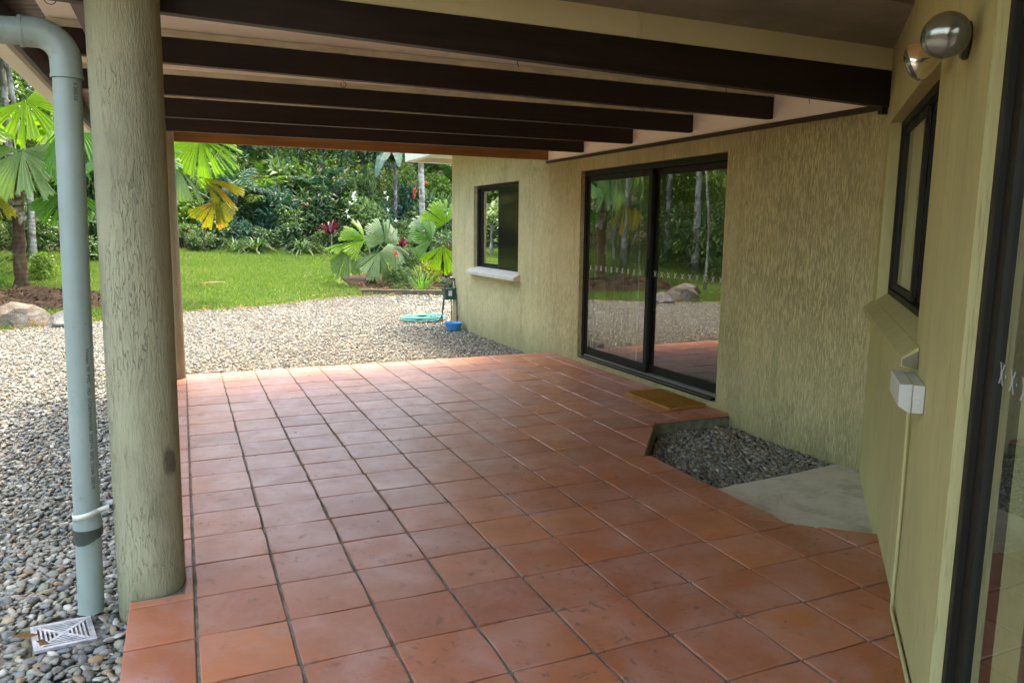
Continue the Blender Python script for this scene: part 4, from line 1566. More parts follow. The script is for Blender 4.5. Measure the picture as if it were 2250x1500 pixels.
def add_stones(n, x0, x1, y0, y1, lo, hi, sub, lift=0.012, cond=None):
    x, y = scatter(n, x0, x1, y0, y1)
    if cond is not None:
        k = cond(x, y)
        x, y = x[k], y[k]
    s = rng.uniform(lo, hi, len(x))
    z = gz(x, y) + rng.uniform(-0.004, lift, len(x))
    Vv, Ff, Cc = pebble_cloud('p', np.stack([x, y, z], -1), s, sub)
    parts.append((Vv.reshape(-1, 3), Ff.reshape(-1, 3), Cc.reshape(-1, 4)))

# under-fill of small stones near, then the rest of the drive
add_stones(2600, -1.3, -0.225, -0.6, 1.9, 0.008, 0.016, 0, 0.002)
lastx, lasty = px.max(), py.max()
add_stones(15000, -2.6, -0.225, 1.55, 5.3, 0.009, 0.026, 0, 0.012)
add_stones(3500, -2.6, -0.225, -1.5, 1.7, 0.014, 0.030, 0, 0.010, cond=lambda x, y: x < -0.189 * (y + 2.3) - 0.03)
add_stones(70000, -2.8, GX, 5.2, 13.4, 0.008, 0.022, 0, 0.012)
add_stones(9000, -6.5, -2.6, 2.0, 10.5, 0.018, 0.038, 0, 0.012)
add_stones(9000, GX - .02, 6.2, 8.66, 13.2, 0.014, 0.032, 0, 0.012)

def join_parts(parts):
    vs, fs, cs, o = [], [], [], 0
    for v, f, c in parts:
        vs.append(v); fs.append(f + o); cs.append(c); o += len(v)
    return np.concatenate(vs), np.concatenate(fs), np.concatenate(cs)

v, f, c = join_parts(parts)
me = np_mesh('gravel', v, f, {'pc': ('FLOAT_COLOR', 'POINT', c)}, smooth=True)
go = link_mesh('gravel', me, M['pebble'])
tag(go, 'grey and tan river pebbles covering the driveway', 'gravel', kind='stuff')

# recess beside the side wall
bed = MB()
bed.prism([(2.58, 0.95), (GX + 0.02, 0.95), (GX + 0.02, 2.17), (3.11, 2.17), (2.60, 1.53)], -0.30, -0.118)
bedo = tag(bed.build('pebble_bed', M['soil']), kind='structure')
n = 7000
x = rng.uniform(2.58, GX - 0.01, n); y = rng.uniform(0.95, 2.17, n)
k = in_poly(x, y, [(2.615, 1.00), (3.0, 1.055), (3.4, 1.09), (GX - .015, 1.13), (GX - .015, 2.15), (3.13, 2.15), (2.625, 1.53)])
x, y = x[k], y[k]
s = 0.008 + 0.016 * rng.uniform(0, 1, len(x)) ** 1.4
z = -0.112 + rng.uniform(0, 0.02, len(x)) + 0.012 * np.sin(x * 5) * np.cos(y * 4)
V, F, C4 = pebble_cloud('p', np.stack([x, y, z], -1), s, 0)
me = np_mesh('bed_pebbles', V.reshape(-1, 3), F.reshape(-1, 3), {'pc': ('FLOAT_COLOR', 'POINT', C4.reshape(-1, 4))}, smooth=True)
o = link_mesh('bed_pebbles', me, M['pebble'], bedo)
o.matrix_parent_inverse = Matrix.Identity(4)
o['kind'] = 'stuff'
for k_, (a, b) in enumerate(((2.66, 0.37), (2.71, 0.33))):
    V, F, C4 = pebble_cloud('p', np.array([[a, b, -0.078]]), np.array([0.02]), 1)
    me = np_mesh('pebble', V[0], F[0], {'pc': ('FLOAT_COLOR', 'POINT', C4[0])}, smooth=True)
    tag(link_mesh('stray_pebble', me, M['pebble']), ['grey pebble on the concrete slab edge nearer the pebble bed', 'grey pebble on the concrete slab edge nearer the side wall'][k_], 'pebble', 'stray pebbles on the slab')

# ------------------------------------------------------------------ foliage builders
def unit(a):
    return a / np.maximum(1e-9, np.linalg.norm(a, axis=-1, keepdims=True))

def leaf_geo(P, D, ln, wd, fold=0.25, curl=0.25, up_bias=None, rg=None):
    """P base points, D growth directions, ln / wd arrays; two folded halves per leaf with a drooping tip"""
    rg = rg or rng
    N = len(P)
    D = unit(D)
    ref = np.tile(np.array([[0, 0, 1.0]]), (N, 1)) + 0.45 * rg.standard_normal((N, 3))
    S = unit(np.cross(D, ref))
    Nn = np.cross(S, D)
    ln = np.asarray(ln)[:, None]
    wd = np.asarray(wd)[:, None]
    mid = P + D * ln * 0.48 + Nn * ln * 0.04
    tip = P + D * ln - Nn * ln * curl
    v = np.stack([P, mid + S * wd * .5 - Nn * wd * fold, tip, mid - S * wd * .5 - Nn * wd * fold, mid], 1)
    f = np.array([[0, 1, 4], [1, 2, 4], [2, 3, 4], [3, 0, 4]])
    F = f[None] + (np.arange(N) * 5)[:, None, None]
    return v.reshape(-1, 3), F.reshape(-1, 3)

def leaf_mesh(name, geos, mat, smooth=False, rg=None):
    rg = rg or rng
    vs, fs, ts, o = [], [], [], 0
    for v, f, per in geos:
        vs.append(v); fs.append(f + o); o += len(v)
        ts.append(np.repeat(rg.uniform(0, 1, len(f) // per), per))
    me = np_mesh(name, np.concatenate(vs), np.concatenate(fs), {'tint': ('FLOAT', 'FACE', np.concatenate(ts))}, smooth)
    me.materials.append(mat)
    return me

def clump_leaves(centers, radii, n_each, ln, wd, rg, up=0.35, squash=0.8, curl=0.3):
    K = len(centers)
    idx = np.repeat(np.arange(K), n_each)
    d = unit(rg.standard_normal((len(idx), 3)) + np.array([0, 0, up]))
    r = np.asarray(radii)[idx] * rg.uniform(0.35, 1.0, len(idx)) ** 0.6
    P = centers[idx] + d * r[:, None] * np.array([1, 1, squash])
    D = unit(d + 0.55 * rg.standard_normal((len(idx), 3)) + np.array([0, 0, -0.15]))
    l = ln * rg.uniform(0.6, 1.3, len(idx))
    v, f = leaf_geo(P, D, l, l * wd * rg.uniform(.8, 1.2, len(idx)), curl=curl, rg=rg)
    return v, f, 4

def bush_mesh(name, rx, h, nl, ln, wd, mat, seed, nclump=26, up=0.4, curl=0.3):
    rg = np.random.default_rng(seed)
    d = unit(rg.standard_normal((nclump, 3)))
    d[:, 2] = np.abs(d[:, 2])
    c = d * np.array([rx * 0.78, rx * 0.78, h * 0.72]) * rg.uniform(0.45, 1.0, (nclump, 1)) + np.array([0, 0, h * 0.18])
    return leaf_mesh(name, [clump_leaves(c, rg.uniform(0.22, 0.42, nclump) * min(rx, h), nl // nclump, ln, wd, rg, up, curl=curl)], mat, rg=rg)

def stems_mesh(name, rx, h, n, seed, mat):
    r_ = random.Random(seed)
    mb = MB()
    for k in range(n):
        a = r_.uniform(0, 6.28)
        e = Vector((math.cos(a) * rx * r_.uniform(.2, .7), math.sin(a) * rx * r_.uniform(.2, .7), h * r_.uniform(.5, .85)))
        mb.tube([(0.04 * math.cos(a), 0.04 * math.sin(a), -0.08), e * 0.5 + Vector((0, 0, h * .12)), e], [0.016, 0.012, 0.006], 5, caps=False)
    me = bpy.data.meshes.new(name)
    me.from_pydata(mb.v, [], mb.f)
    me.materials.append(mat)
    return me

def part(name, me, parent, M_=None):
    o = bpy.data.objects.new(name, me)
    COL.objects.link(o)
    o.parent = parent
    if M_ is not None: o.matrix_basis = M_
    return o

def ground_at(x, y):
    return float(gz(x, y))

BUSH = {}
def bush_kind(kind):
    if kind in BUSH: return BUSH[kind]
    spec = {  # rx, h, leaves, length, width ratio, material
        'dark': (0.62, 1.25, 1500, 0.19, 0.30, L['dark']), 'glossy': (0.7, 1.4, 1300, 0.22, 0.36, L['dark']),
        'mid': (0.7, 1.5, 1500, 0.15, 0.42, L['mid']), 'blue': (0.65, 1.3, 1300, 0.20, 0.28, L['blue']),
        'lime': (0.65, 1.4, 1300, 0.15, 0.40, L['lime']), 'fine': (0.6, 1.1, 2000, 0.09, 0.38, L['mid']),
        'yellow': (0.35, 0.5, 420, 0.12, 0.45, L['yellow']), 'broad': (0.75, 1.6, 700, 0.30, 0.52, L['mid'])}[kind]
    rx, h, nl, ln, wd, m = spec
    BUSH[kind] = [(bush_mesh('foliage', rx, h, nl, ln, wd, m, 50 + k + hash_kind(kind)), stems_mesh('stem', rx, h, 7, k, M['bark_grey'])) for k in range(2)]
    return BUSH[kind]

def hash_kind(s):
    return sum(ord(c) * (i + 1) for i, c in enumerate(s)) % 1000

rs = random.Random(21)
def shrub(kind, x, y, sc=1.0, sz=1.0, name='shrub', label=None, group=None, z=None):
    e = empty(name, (x, y, (ground_at(x, y) if z is None else z) - 0.02), label, 'shrub', group)
    e.rotation_euler = (0, 0, rs.uniform(0, 6.28))
    e.scale = (sc, sc, sc * sz)
    f_, s_ = bush_kind(kind)[rs.randrange(2)]
    part('foliage', f_, e)
    part('stem', s_, e)
    return e

# ---- fan palms: pleated round leaves on stalks
def fan_mesh(name, R_, mat, seed, spread=300, droop=0.35, pleats=44, splits=7, ragged=0.09):
    rg = random.Random(seed)
    v, f, tint = [], [], []
    a0 = -spread / 2
    cuts = sorted(rg.sample(range(4, pleats - 3), splits))
    seg_id, lift = [], {}
    s = 0
    for k in range(pleats):
        if k in cuts: s += 1
        seg_id.append(s)
    for q in range(s + 1):
        lift[q] = (rg.uniform(-0.42, 0.14), rg.uniform(0.80, 1.06), rg.uniform(-5, 5))
    rr = [0.03, 0.30, 0.62, 0.86, 1.0]
    for k in range(pleats):
        q = seg_id[k]
        li, rad_k, da = lift[q]
        first = k == 0 or seg_id[k - 1] != q
        last = k == pleats - 1 or seg_id[k + 1] != q
        w = spread / pleats
        angs = [a0 + k * w + (0.25 * w if first else 0), a0 + (k + .5) * w, a0 + (k + 1) * w - (0.25 * w if last else 0)]
        base = len(v)
        tip = 1 + rg.uniform(-ragged, ragged)
        for ai, an in enumerate(angs):
            for ri, r_ in enumerate(rr):
                r = r_ * R_ * rad_k * (tip if ri == 4 else 1)
                if ri == 4 and ai == 1: r *= 0.955
                t = rad(an + da * r_)
                z = (0.022 if ai == 1 else -0.012) * R_ * min(1, r_ * 2.2)
                z += -droop * R_ * r_ * r_ + li * R_ * r_ * r_
                v.append((r * math.cos(t), r * math.sin(t), z))
        n = len(rr)
        tv = 0.5 + 0.8 * li + rg.uniform(-.15, .15)
        for ai in (0, 1):
            for ri in range(n - 1):
                i = base + ai * n + ri
                f.append((i, i + 1, i + n + 1, i + n))
                tint.append(min(1, max(0, tv + (0.1 if ai else -0.1))))
    me = np_mesh(name, np.array(v), np.array(f), {'tint': ('FLOAT', 'FACE', tint)}, False)
    me.materials.append(mat)
    return me

def fan_palm(name, base, top_h, trunk_r, leaves, label, bark, lean=(0, 0), seed=1, dead=0):
    x, y = base
    z0 = ground_at(x, y) - 0.1
    e = empty(name, (x, y, z0), label, 'palm')
    rg = random.Random(seed)
    mb = MB()
    n = 14
    pts, rads = [], []
    for k in range(n + 1):
        t = k / n
        pts.append((lean[0] * t * t, lean[1] * t * t, top_h * t))
        rads.append(trunk_r * (1.35 - 0.5 * min(1, t * 6) + 0.12 * math.sin(k * 2.3)) * (1 - 0.15 * t))
    mb.tube(pts, rads, 12)
    me = bpy.data.meshes.new('trunk'); me.from_pydata(mb.v, [], mb.f); me.materials.append(M[bark])
    me.polygons.foreach_set('use_smooth', [True] * len(me.polygons))
    part('trunk', me, e)
    # fibrous leaf bases at the crown
    mb = MB()
    tp = Vector(pts[-1])
    for k in range(9):
        a = k * 2.4
        d_ = Vector((math.cos(a), math.sin(a), 0))
        mb.tube([tp + d_ * trunk_r * .5 - Vector((0, 0, .22)), tp + d_ * trunk_r * 1.3 + Vector((0, 0, .02)), tp + d_ * trunk_r * 1.5 + Vector((0, 0, .18))], [0.05, 0.035, 0.012], 5)
    me = bpy.data.meshes.new('leaf_base'); me.from_pydata(mb.v, [], mb.f); me.materials.append(M['petiole_brown'])
    part('leaf_base', me, e)
    for k, (hub, out, nor, R_, mk, *spr) in enumerate(leaves):
        hub = Vector(hub) - Vector((x, y, z0))
        X = Vector(out).normalized()
        Z = Vector(nor)
        Z = (Z - X * Z.dot(X)).normalized()
        Y = Z.cross(X)
        Mx = Matrix(((X.x, Y.x, Z.x, hub.x), (X.y, Y.y, Z.y, hub.y), (X.z, Y.z, Z.z, hub.z), (0, 0, 0, 1)))
        sp = spr[0] if spr else 280
        lf = part('leaf', fan_mesh('leaf', R_, L[mk], seed * 31 + k, sp + rg.uniform(-30, 20), rg.uniform(.12, .38), pleats=max(16, int(44 * sp / 300)), splits=max(3, int(rg.randrange(7, 13) * sp / 300))), e, Mx)
        mb = MB()
        mid = tp.lerp(hub, 0.5) + Vector((0, 0, 0.16 * (hub - tp).length))
        tw = [tp + Vector((0, 0, -.05)), mid, hub]
        pp = []
        for q in range(9):
            t = q / 8
            pp.append(tw[0] * (1 - t) ** 2 + tw[1] * 2 * t * (1 - t) + tw[2] * t * t)
        mb.tube(pp, [0.018 - 0.009 * q / 8 for q in range(9)], 6)
        inv = Mx.inverted()
        me = bpy.data.meshes.new('petiole')
        me.from_pydata([tuple(inv @ Vector(p)) for p in mb.v], [], mb.f)
        me.materials.append(M['petiole'])
        part('petiole', me, lf)
    return e

# ---- feather palms
def frond_mesh(name, length, nleaf, ln, mat, seed, arch=0.5):
    rg = np.random.default_rng(seed)
    t = np.linspace(0.12, 1, nleaf)
    def curve(t):
        return np.stack([length * (t - 0.12 * t * t * t), 0 * t, length * arch * (0.9 * t - 1.25 * t * t)], -1)
    geos = []
    tang = unit(curve(t + 0.01) - curve(t))
    for sgn in (-1, 1):
        D = tang * 0.75 + np.array([0, sgn * 1.0, -0.18]) + 0.08 * rg.standard_normal((nleaf, 3))
        l = ln * np.sin(np.pi * (0.12 + 0.85 * t)) * rg.uniform(.85, 1.1, nleaf) + 0.05
        v, f = leaf_geo(curve(t), D, l, l * 0.09 + 0.006, curl=0.25, rg=rg)
        geos.append((v, f, 4))
    mb = MB()
    tt = np.linspace(0, 1, 10)
    mb.tube([tuple(p) for p in curve(tt)], [0.016 * (1 - .8 * q) for q in tt], 5, caps=False)
    q = np.array(mb.f)
    geos.append((np.array(mb.v), np.concatenate([q[:, [0, 1, 2]], q[:, [0, 2, 3]]]), 2))
    return leaf_mesh(name, geos, mat, rg=rg)

FROND = {}
def feather_palm(x, y, h, nf, length, mk, label, seed, name='feather_palm', trunk_r=0.05, bark='bark_grey', group=None):
    z0 = ground_at(x, y) - 0.05
    e = empty(name, (x, y, z0), label, 'palm', group)
    rg = random.Random(seed)
    mb = MB()
    mb.tube([(0, 0, 0), (0.02, 0.01, h * .5), (0, 0.03, h)], [trunk_r * 1.2, trunk_r, trunk_r * .8], 10)
    me = bpy.data.meshes.new('trunk'); me.from_pydata(mb.v, [], mb.f); me.materials.append(M[bark])
    part('trunk', me, e)
    key = (mk, round(length, 1))
    if key not in FROND:
        FROND[key] = [frond_mesh('frond', length, 34, length * 0.30, L[mk], 900 + k, 0.45 + .12 * k) for k in range(3)]
    for k in range(nf):
        m = Matrix.Translation((0, 0.03, h)) @ Matrix.Rotation(k * 2.399 + rg.uniform(-.2, .2), 4, 'Z') @ Matrix.Rotation(-rad(rg.uniform(5, 70)), 4, 'Y')
        part('frond', FROND[key][k % 3], e, m)
    return e

# ---- strap-leaved clumps
def strap_mesh(name, n, ln, wd, mat, seed, spread=0.9, seg=5):
    rg = np.random.default_rng(seed)
    a = rg.uniform(0, 2 * np.pi, n)
    el = rg.uniform(0.35, 1.35, n)
    l = ln * rg.uniform(.65, 1.15, n)
    vs, fs = [], []
    for k in range(n):
        d = np.array([np.cos(a[k]), np.sin(a[k]), 0])
        s = np.array([-d[1], d[0], 0])
        b = d * rg.uniform(0, 0.08)
        base = len(vs)
        for q in range(seg + 1):
            t = q / seg
            hor = l[k] * (np.cos(el[k]) * t + spread * 0.35 * t * t)
            ver = l[k] * (np.sin(el[k]) * t - spread * 0.55 * t * t * t)
            w = wd * (1 - t) ** .6 * (0.6 + 1.2 * t) if t < 1 else 0.002
            p = b + d * hor + np.array([0, 0, ver])
            vs += [p - s * w / 2, p + s * w / 2]
        for q in range(seg):
            i = base + 2 * q
            fs.append([i, i + 1, i + 3, i + 2])
    tint = np.repeat(rg.uniform(0, 1, n), seg)
    me = np_mesh(name, np.array(vs), np.array(fs), {'tint': ('FLOAT', 'FACE', tint)}, True)
    me.materials.append(mat)
    return me

def strappy(x, y, me, label, sc=1.0, name='strap_plant', cat='plant', group=None):
    o = bpy.data.objects.new(name, me)
    COL.objects.link(o)
    o.location = (x, y, ground_at(x, y) - 0.01)
    o.rotation_euler = (0, 0, rs.uniform(0, 6))
    o.scale = (sc,) * 3
    return tag(o, label, cat, group)

# ---- paddle leaves (banana, ginger) and heart leaves
def paddle_mesh(name, ln, wd, mat, seed, torn=0.5, arch=0.5, seg=16):
    rg = random.Random(seed)
    v, f, ti = [], [], []
    for k in range(seg + 1):
        t = k / seg
        w = wd * (math.sin(math.pi * min(1, (0.03 + t) ** .75 * .97))) ** .6
        cx, cz = ln * (t - .15 * t ** 3), ln * arch * (0.55 * t - t * t)
        j1, j2 = rg.uniform(-.02, .02) * torn, rg.uniform(-.02, .02) * torn
        v += [(cx, -w / 2, cz - w * (.22 + j1 * 8)), (cx, 0, cz), (cx, w / 2, cz - w * (.22 + j2 * 8))]
    for k in range(seg):
        i = 3 * k
        c = rg.uniform(.2, .8)
        f += [(i, i + 1, i + 4, i + 3), (i + 1, i + 2, i + 5, i + 4)]
        ti += [c, c]
    me = np_mesh(name, np.array(v), np.array(f), {'tint': ('FLOAT', 'FACE', ti)}, False)
    me.materials.append(mat)
    return me

def paddle_plant(name, x, y, stem_h, leaves, label, mk, cat='plant', stem_r=0.07, arch=0.5):
    z0 = ground_at(x, y) - 0.05
    e = empty(name, (x, y, z0), label, cat)
    mb = MB()
    mb.tube([(0, 0, 0), (0.02, 0, stem_h * .6), (0, 0, stem_h)], [stem_r, stem_r * .8, stem_r * .5], 8)
    me = bpy.data.meshes.new('stem'); me.from_pydata(mb.v, [], mb.f); me.materials.append(M['bark_grey'])
    part('stem', me, e)
    for k, (az, pitch, ln, wd) in enumerate(leaves):
        m = Matrix.Translation((0, 0, stem_h * .97)) @ Matrix.Rotation(rad(az), 4, 'Z') @ Matrix.Rotation(-rad(pitch), 4, 'Y')
        part('leaf', paddle_mesh('leaf', ln, wd, L[mk], 40 + k, 0.9, arch), e, m)
    return e

# ---- forest trees
def tree_mesh(seed, h, cr, nleaf, ln, wd, mat, crown_z=0.72, flat=0.7, ncl=30):
    rg = np.random.default_rng(seed)
    d = unit(rg.standard_normal((ncl, 3)))
    c = d * np.array([cr, cr, cr * flat]) * rg.uniform(.3, 1, (ncl, 1)) ** .6 + np.array([0, 0, h * crown_z])
    return leaf_mesh('crown', [clump_leaves(c, rg.uniform(.25, .5, ncl) * cr * .75, nleaf // ncl, ln, wd, rg, 0.3)], mat, rg=rg), c

def trunk_mesh(seed, h, r, limbs, mat, sway=0.03):
    rg = random.Random(seed)
    mb = MB()
    pts = [(sway * h * math.sin(k * .8 + seed) * k / 10, sway * h * math.cos(k * .7 + seed * 2) * k / 10, h * k / 10) for k in range(11)]
    mb.tube(pts, [r * (1.3 - .35 * min(1, k) - .055 * k) for k in range(11)], 10)
    for q in limbs:
        t = rg.randrange(5, 10)
        a = Vector(pts[t]); b = Vector(q)
        mb.tube([a, a.lerp(b, .5) + Vector((0, 0, -.05 * (b - a).length)), b], [r * .4, r * .26, r * .08], 6, caps=False)
    me = bpy.data.meshes.new('trunk'); me.from_pydata(mb.v, [], mb.f); me.materials.append(mat)
    me.polygons.foreach_set('use_smooth', [True] * len(me.polygons))
    return me

TREES = {}
def tree(kind, x, y, sc, label, group=None, name='forest_tree', sz=1.0, cat='tree'):
    if kind not in TREES:
        spec = {'slim': (9.0, 1.7, 2600, .26, .42, L['far'], M['bark_pale'], .10, .78), 'pole': (7.5, 1.1, 1100, .24, .42, L['mid'], M['bark_pale'], .045, .85), 'dense': (7.0, 2.2, 3600, .24, .42, L['mid'], M['bark_grey'], .12, .58),
                'lime': (6.0, 1.9, 2800, .22, .42, L['lime'], M['bark_grey'], .10, .58), 'far': (8.5, 2.6, 3400, .30, .42, L['far'], M['bark_grey'], .13, .52),
                'shade': (12.0, 4.4, 5200, .36, .45, L['mid'], M['bark_grey'], .2, .86)}[kind]
        h, cr, nl, ln, wd, lm_, bm_, r, cz = spec
        out = []
        for k in range(2 if kind != 'shade' else 1):
            cm, cc = tree_mesh(300 + 7 * k + hash_kind(kind), h, cr, nl, ln, wd, lm_, cz, 0.75 if kind != 'shade' else .35)
            out.append((cm, trunk_mesh(k + 2, h * (.9 if kind == 'slim' else .8), r, [tuple(c) for c in cc[:7]], bm_)))
        TREES[kind] = out
    cm, tm = TREES[kind][rs.randrange(len(TREES[kind]))]
    e = empty(name, (x, y, ground_at(x, y) - 0.1), label, cat, group)
    e.rotation_euler = (0, 0, rs.uniform(0, 6.28))
    e.scale = (sc, sc, sc * sz)
    part('trunk', tm, e)
    part('crown', cm, e)
    return e

# ------------------------------------------------------------------ planting
# grass
def grass(name, n, x0, x1, y0, y1, label, keep=None, h=(0.035, 0.085)):
    x = rng.uniform(x0, x1, n); y = rng.uniform(y0, y1, n)
    k = (y > edge_y(x) - 0.04 + 0.09 * rng.standard_normal(n) * .6) & (y < np.interp(x, [-14, -6, -2, 2, 5, 8, 14], [19.5, 20, 21.3, 21.2, 20.3, 20.0, 20.0]) + 0.3)
    if keep is not None: k &= keep(x, y)
    x, y = x[k], y[k]
    n = len(x)
    z = gz(x, y)
    patch = np.sin(x * 1.3 + 2 * np.sin(y * .9)) * np.cos(y * 1.1 + x * .4)
    hh = rng.uniform(*h, n) * (1 + .25 * patch)
    a = rng.uniform(0, 2 * np.pi, n)
    w = rng.uniform(.005, .010, n)
    lean = rng.normal(0, .6, (n, 2)) * hh[:, None]
    b0 = np.stack([x - np.cos(a) * w, y - np.sin(a) * w, z - .004], -1)
    b1 = np.stack([x + np.cos(a) * w, y + np.sin(a) * w, z - .004], -1)
    tp = np.stack([x + lean[:, 0], y + lean[:, 1], z + hh], -1)
    v = np.stack([b0, b1, tp], 1).reshape(-1, 3)
    f = np.arange(3 * n).reshape(-1, 3)
    tint = np.clip(.45 + .22 * patch + rng.normal(0, .2, n), 0, 1)
    me = np_mesh(name, v, f, {'tint': ('FLOAT', 'FACE', tint)})
    return tag(link_mesh(name, me, L['grass']), label, 'grass', kind='stuff')

def not_bed(x, y):
    return ~((x > 3.45 + 0.25 * np.sin(y * 2)) & (y < 16.3 - .2 * (x - 4)))
wedge = lambda x, y: (x > -0.20 * (y + 2.3) - 1.2) & (x < 0.36 * (y + 2.3) + .6) & not_bed(x, y)
grass('lawn_grass', 230000, -6, 8, 10.2, 21.6, 'short bright green grass of the lawn', wedge)
grass('lawn_grass', 50000, -12, -3, 6.5, 20, 'short green grass beside the forest edge', lambda x, y: x < -0.20 * (y + 2.3) - 1.2)

# planted bed with sleeper
bedm = strip('garden_bed', np.linspace(3.42, 9, 16), lambda x: float(np.interp(x, [3.4, 5.2, 9], [13.36, 12.95, 12.1])), lambda x: 16.2 - .2 * (x - 4) - .9 * max(0, 4.2 - x), 10, 0.03, M['mulch'])
tag(bedm, kind='structure')
mb = MB()
A, B = Vector((3.40, 13.32, ground_at(3.4, 13.3) - .06)), Vector((6.6, 12.54, ground_at(6.6, 12.5) - .05))
dv = (B - A).normalized(); nv_ = Vector((-dv.y, dv.x, 0)) * 0.055
vs = []
N_ = 14
for k in range(N_ + 1):
    p = A.lerp(B, k / N_) + Vector((0, 0, rs.uniform(-.004, .004)))
    for o_ in ((-1, 0), (1, 0), (1, .16), (-1, .16)):
        vs.append(p + nv_ * o_[0] * (1 + rs.uniform(-.05, .05)) + Vector((0, 0, o_[1])))
fs = [(4 * k + i, 4 * k + (i + 1) % 4, 4 * k + 4 + (i + 1) % 4, 4 * k + 4 + i) for k in range(N_) for i in range(4)] + [(3, 2, 1, 0), (4 * N_, 4 * N_ + 1, 4 * N_ + 2, 4 * N_ + 3)]
mb.add(vs, fs)
tag(mb.build('timber_sleeper', M['sleeper'], bevel=0.008), 'weathered timber sleeper edging the planted bed beyond the gravel', 'sleeper')

# fan palms
fan_palm('fan_palm', (-2.80, 14.6), 2.35, 0.135, [
    ((-2.50, 13.95, 2.66), (0.10, -0.35, -0.75), (0.05, -0.85, 0.5), 0.85, 'fan_pale', 250),
    ((-2.42, 14.1, 3.55), (0.55, -0.25, -0.55), (-0.1, -0.75, 0.6), 0.8, 'fan_lime', 200),
    ((-3.05, 14.0, 1.98), (-0.25, -0.3, -0.85), (0, -0.8, 0.5), 0.65, 'fan_yellow', 150),
    ((-1.92, 14.5, 2.05), (0.05, -0.25, -0.9), (0.3, -0.85, 0.4), 0.78, 'fan', 150),
    ((-3.5, 14.2, 3.2), (-0.8, -0.2, -0.35), (0, -0.5, 0.9), 1.0, 'fan_lime'),
    ((-2.9, 15.5, 3.6), (0.0, 0.8, 0.1), (0, -0.3, 1), 0.78, 'fan', 150),
    ((-2.0, 15.2, 3.3), (0.75, 0.45, -0.1), (0, -0.2, 1), 0.9, 'fan_lime'),
], 'dark trunked fan palm with spreading pleated leaves, left of the downpipe', 'bark_dark', (0.1, 0), 3)
fan_palm('fan_palm', (-0.62, 13.3), 2.35, 0.11, [
    ((0.42, 12.9, 2.92), (0.12, -0.35, -0.72), (0.0, -0.9, 0.42), 0.72, 'fan_lime', 210),
    ((0.0, 12.8, 2.40), (0.35, -0.35, -0.8), (0.2, -0.75, 0.55), 0.66, 'fan_pale', 170),
    ((0.46, 12.9, 2.22), (0.78, -0.20, -0.52), (0.1, -0.85, 0.5), 0.80, 'fan_yellow', 95),
    ((0.62, 12.9, 1.80), (0.15, -0.20, -0.9), (0.05, -0.9, 0.4), 0.47, 'fan_yellow', 165),
    ((-1.5, 13.0, 3.0), (-0.7, -0.2, -0.3), (0, -0.5, 0.8), 0.85, 'fan'),
    ((-0.5, 14.1, 3.2), (0.1, 0.8, 0.0), (0, -0.3, 1), 0.85, 'fan_lime'),
    ((-0.75, 12.5, 2.6), (-0.15, -0.6, -0.5), (0, -0.5, 0.8), 0.85, 'fan'),
], 'fan palm with lime and yellowing leaves, half hidden by the round posts', 'bark_pale', (0.1, 0), 5)
fan_palm('fan_palm', (3.92, 14.6), 0.62, 0.13, [
    ((3.72, 14.35, 1.06), (-0.72, -0.15, 0.42), (-0.25, -0.75, 0.75), 0.60, 'fan_lime', 170),
    ((4.22, 14.55, 1.06), (0.15, -0.05, 0.75), (0.2, -0.95, 0.35), 0.50, 'fan_pale', 290),
    ((4.00, 14.15, 0.80), (0.35, -0.35, -0.50), (0.1, -0.75, 0.7), 0.58, 'fan_pale', 230),
    ((3.36, 14.25, 0.86), (-0.45, -0.25, -0.72), (-0.1, -0.7, 0.7), 0.56, 'fan_pale', 130),
    ((3.42, 14.45, 0.96), (-0.85, 0.0, 0.0), (0, -0.35, 0.95), 0.55, 'fan_lime', 120),
    ((4.42, 14.5, 0.92), (0.85, 0.1, -0.15), (0.1, -0.45, 0.9), 0.45, 'fan_pale', 150),
    ((3.92, 14.25, 0.86), (-0.15, -0.4, -0.75), (0.0, -0.7, 0.7), 0.52, 'fan', 100),
    ((3.95, 15.1, 1.10), (0.0, 0.75, 0.3), (0, -0.5, 0.9), 0.5, 'fan', 240),
], 'low fan palm with broad glossy leaves at the corner of the sleeper bed', 'bark_dark', (0, 0), 9)
fan_palm('fan_palm', (5.75, 14.6), 0.85, 0.10, [
    ((5.20, 14.15, 1.08), (-0.55, -0.15, 0.45), (-0.1, -0.85, 0.55), 0.50, 'fan', 200),
    ((5.42, 14.1, 0.95), (0.0, -0.25, -0.9), (0, -0.9, 0.4), 0.62, 'fan_lime', 130),
    ((5.60, 14.4, 1.45), (-0.40, -0.1, 0.70), (-0.1, -0.9, 0.5), 0.58, 'fan_lime', 200),
    ((5.40, 14.5, 1.32), (-0.9, 0.05, 0.15), (-0.1, -0.7, 0.7), 0.62, 'fan_pale', 120),
    ((6.2, 14.5, 1.2), (0.8, -0.1, 0.0), (0, -0.5, 0.9), 0.6, 'fan'),
    ((5.8, 14.2, 1.15), (0.35, -0.5, 0.3), (0, -0.7, 0.7), 0.5, 'fan', 180),
], 'fan palm with lime leaves showing past the house corner', 'bark_dark', (0, 0), 13)

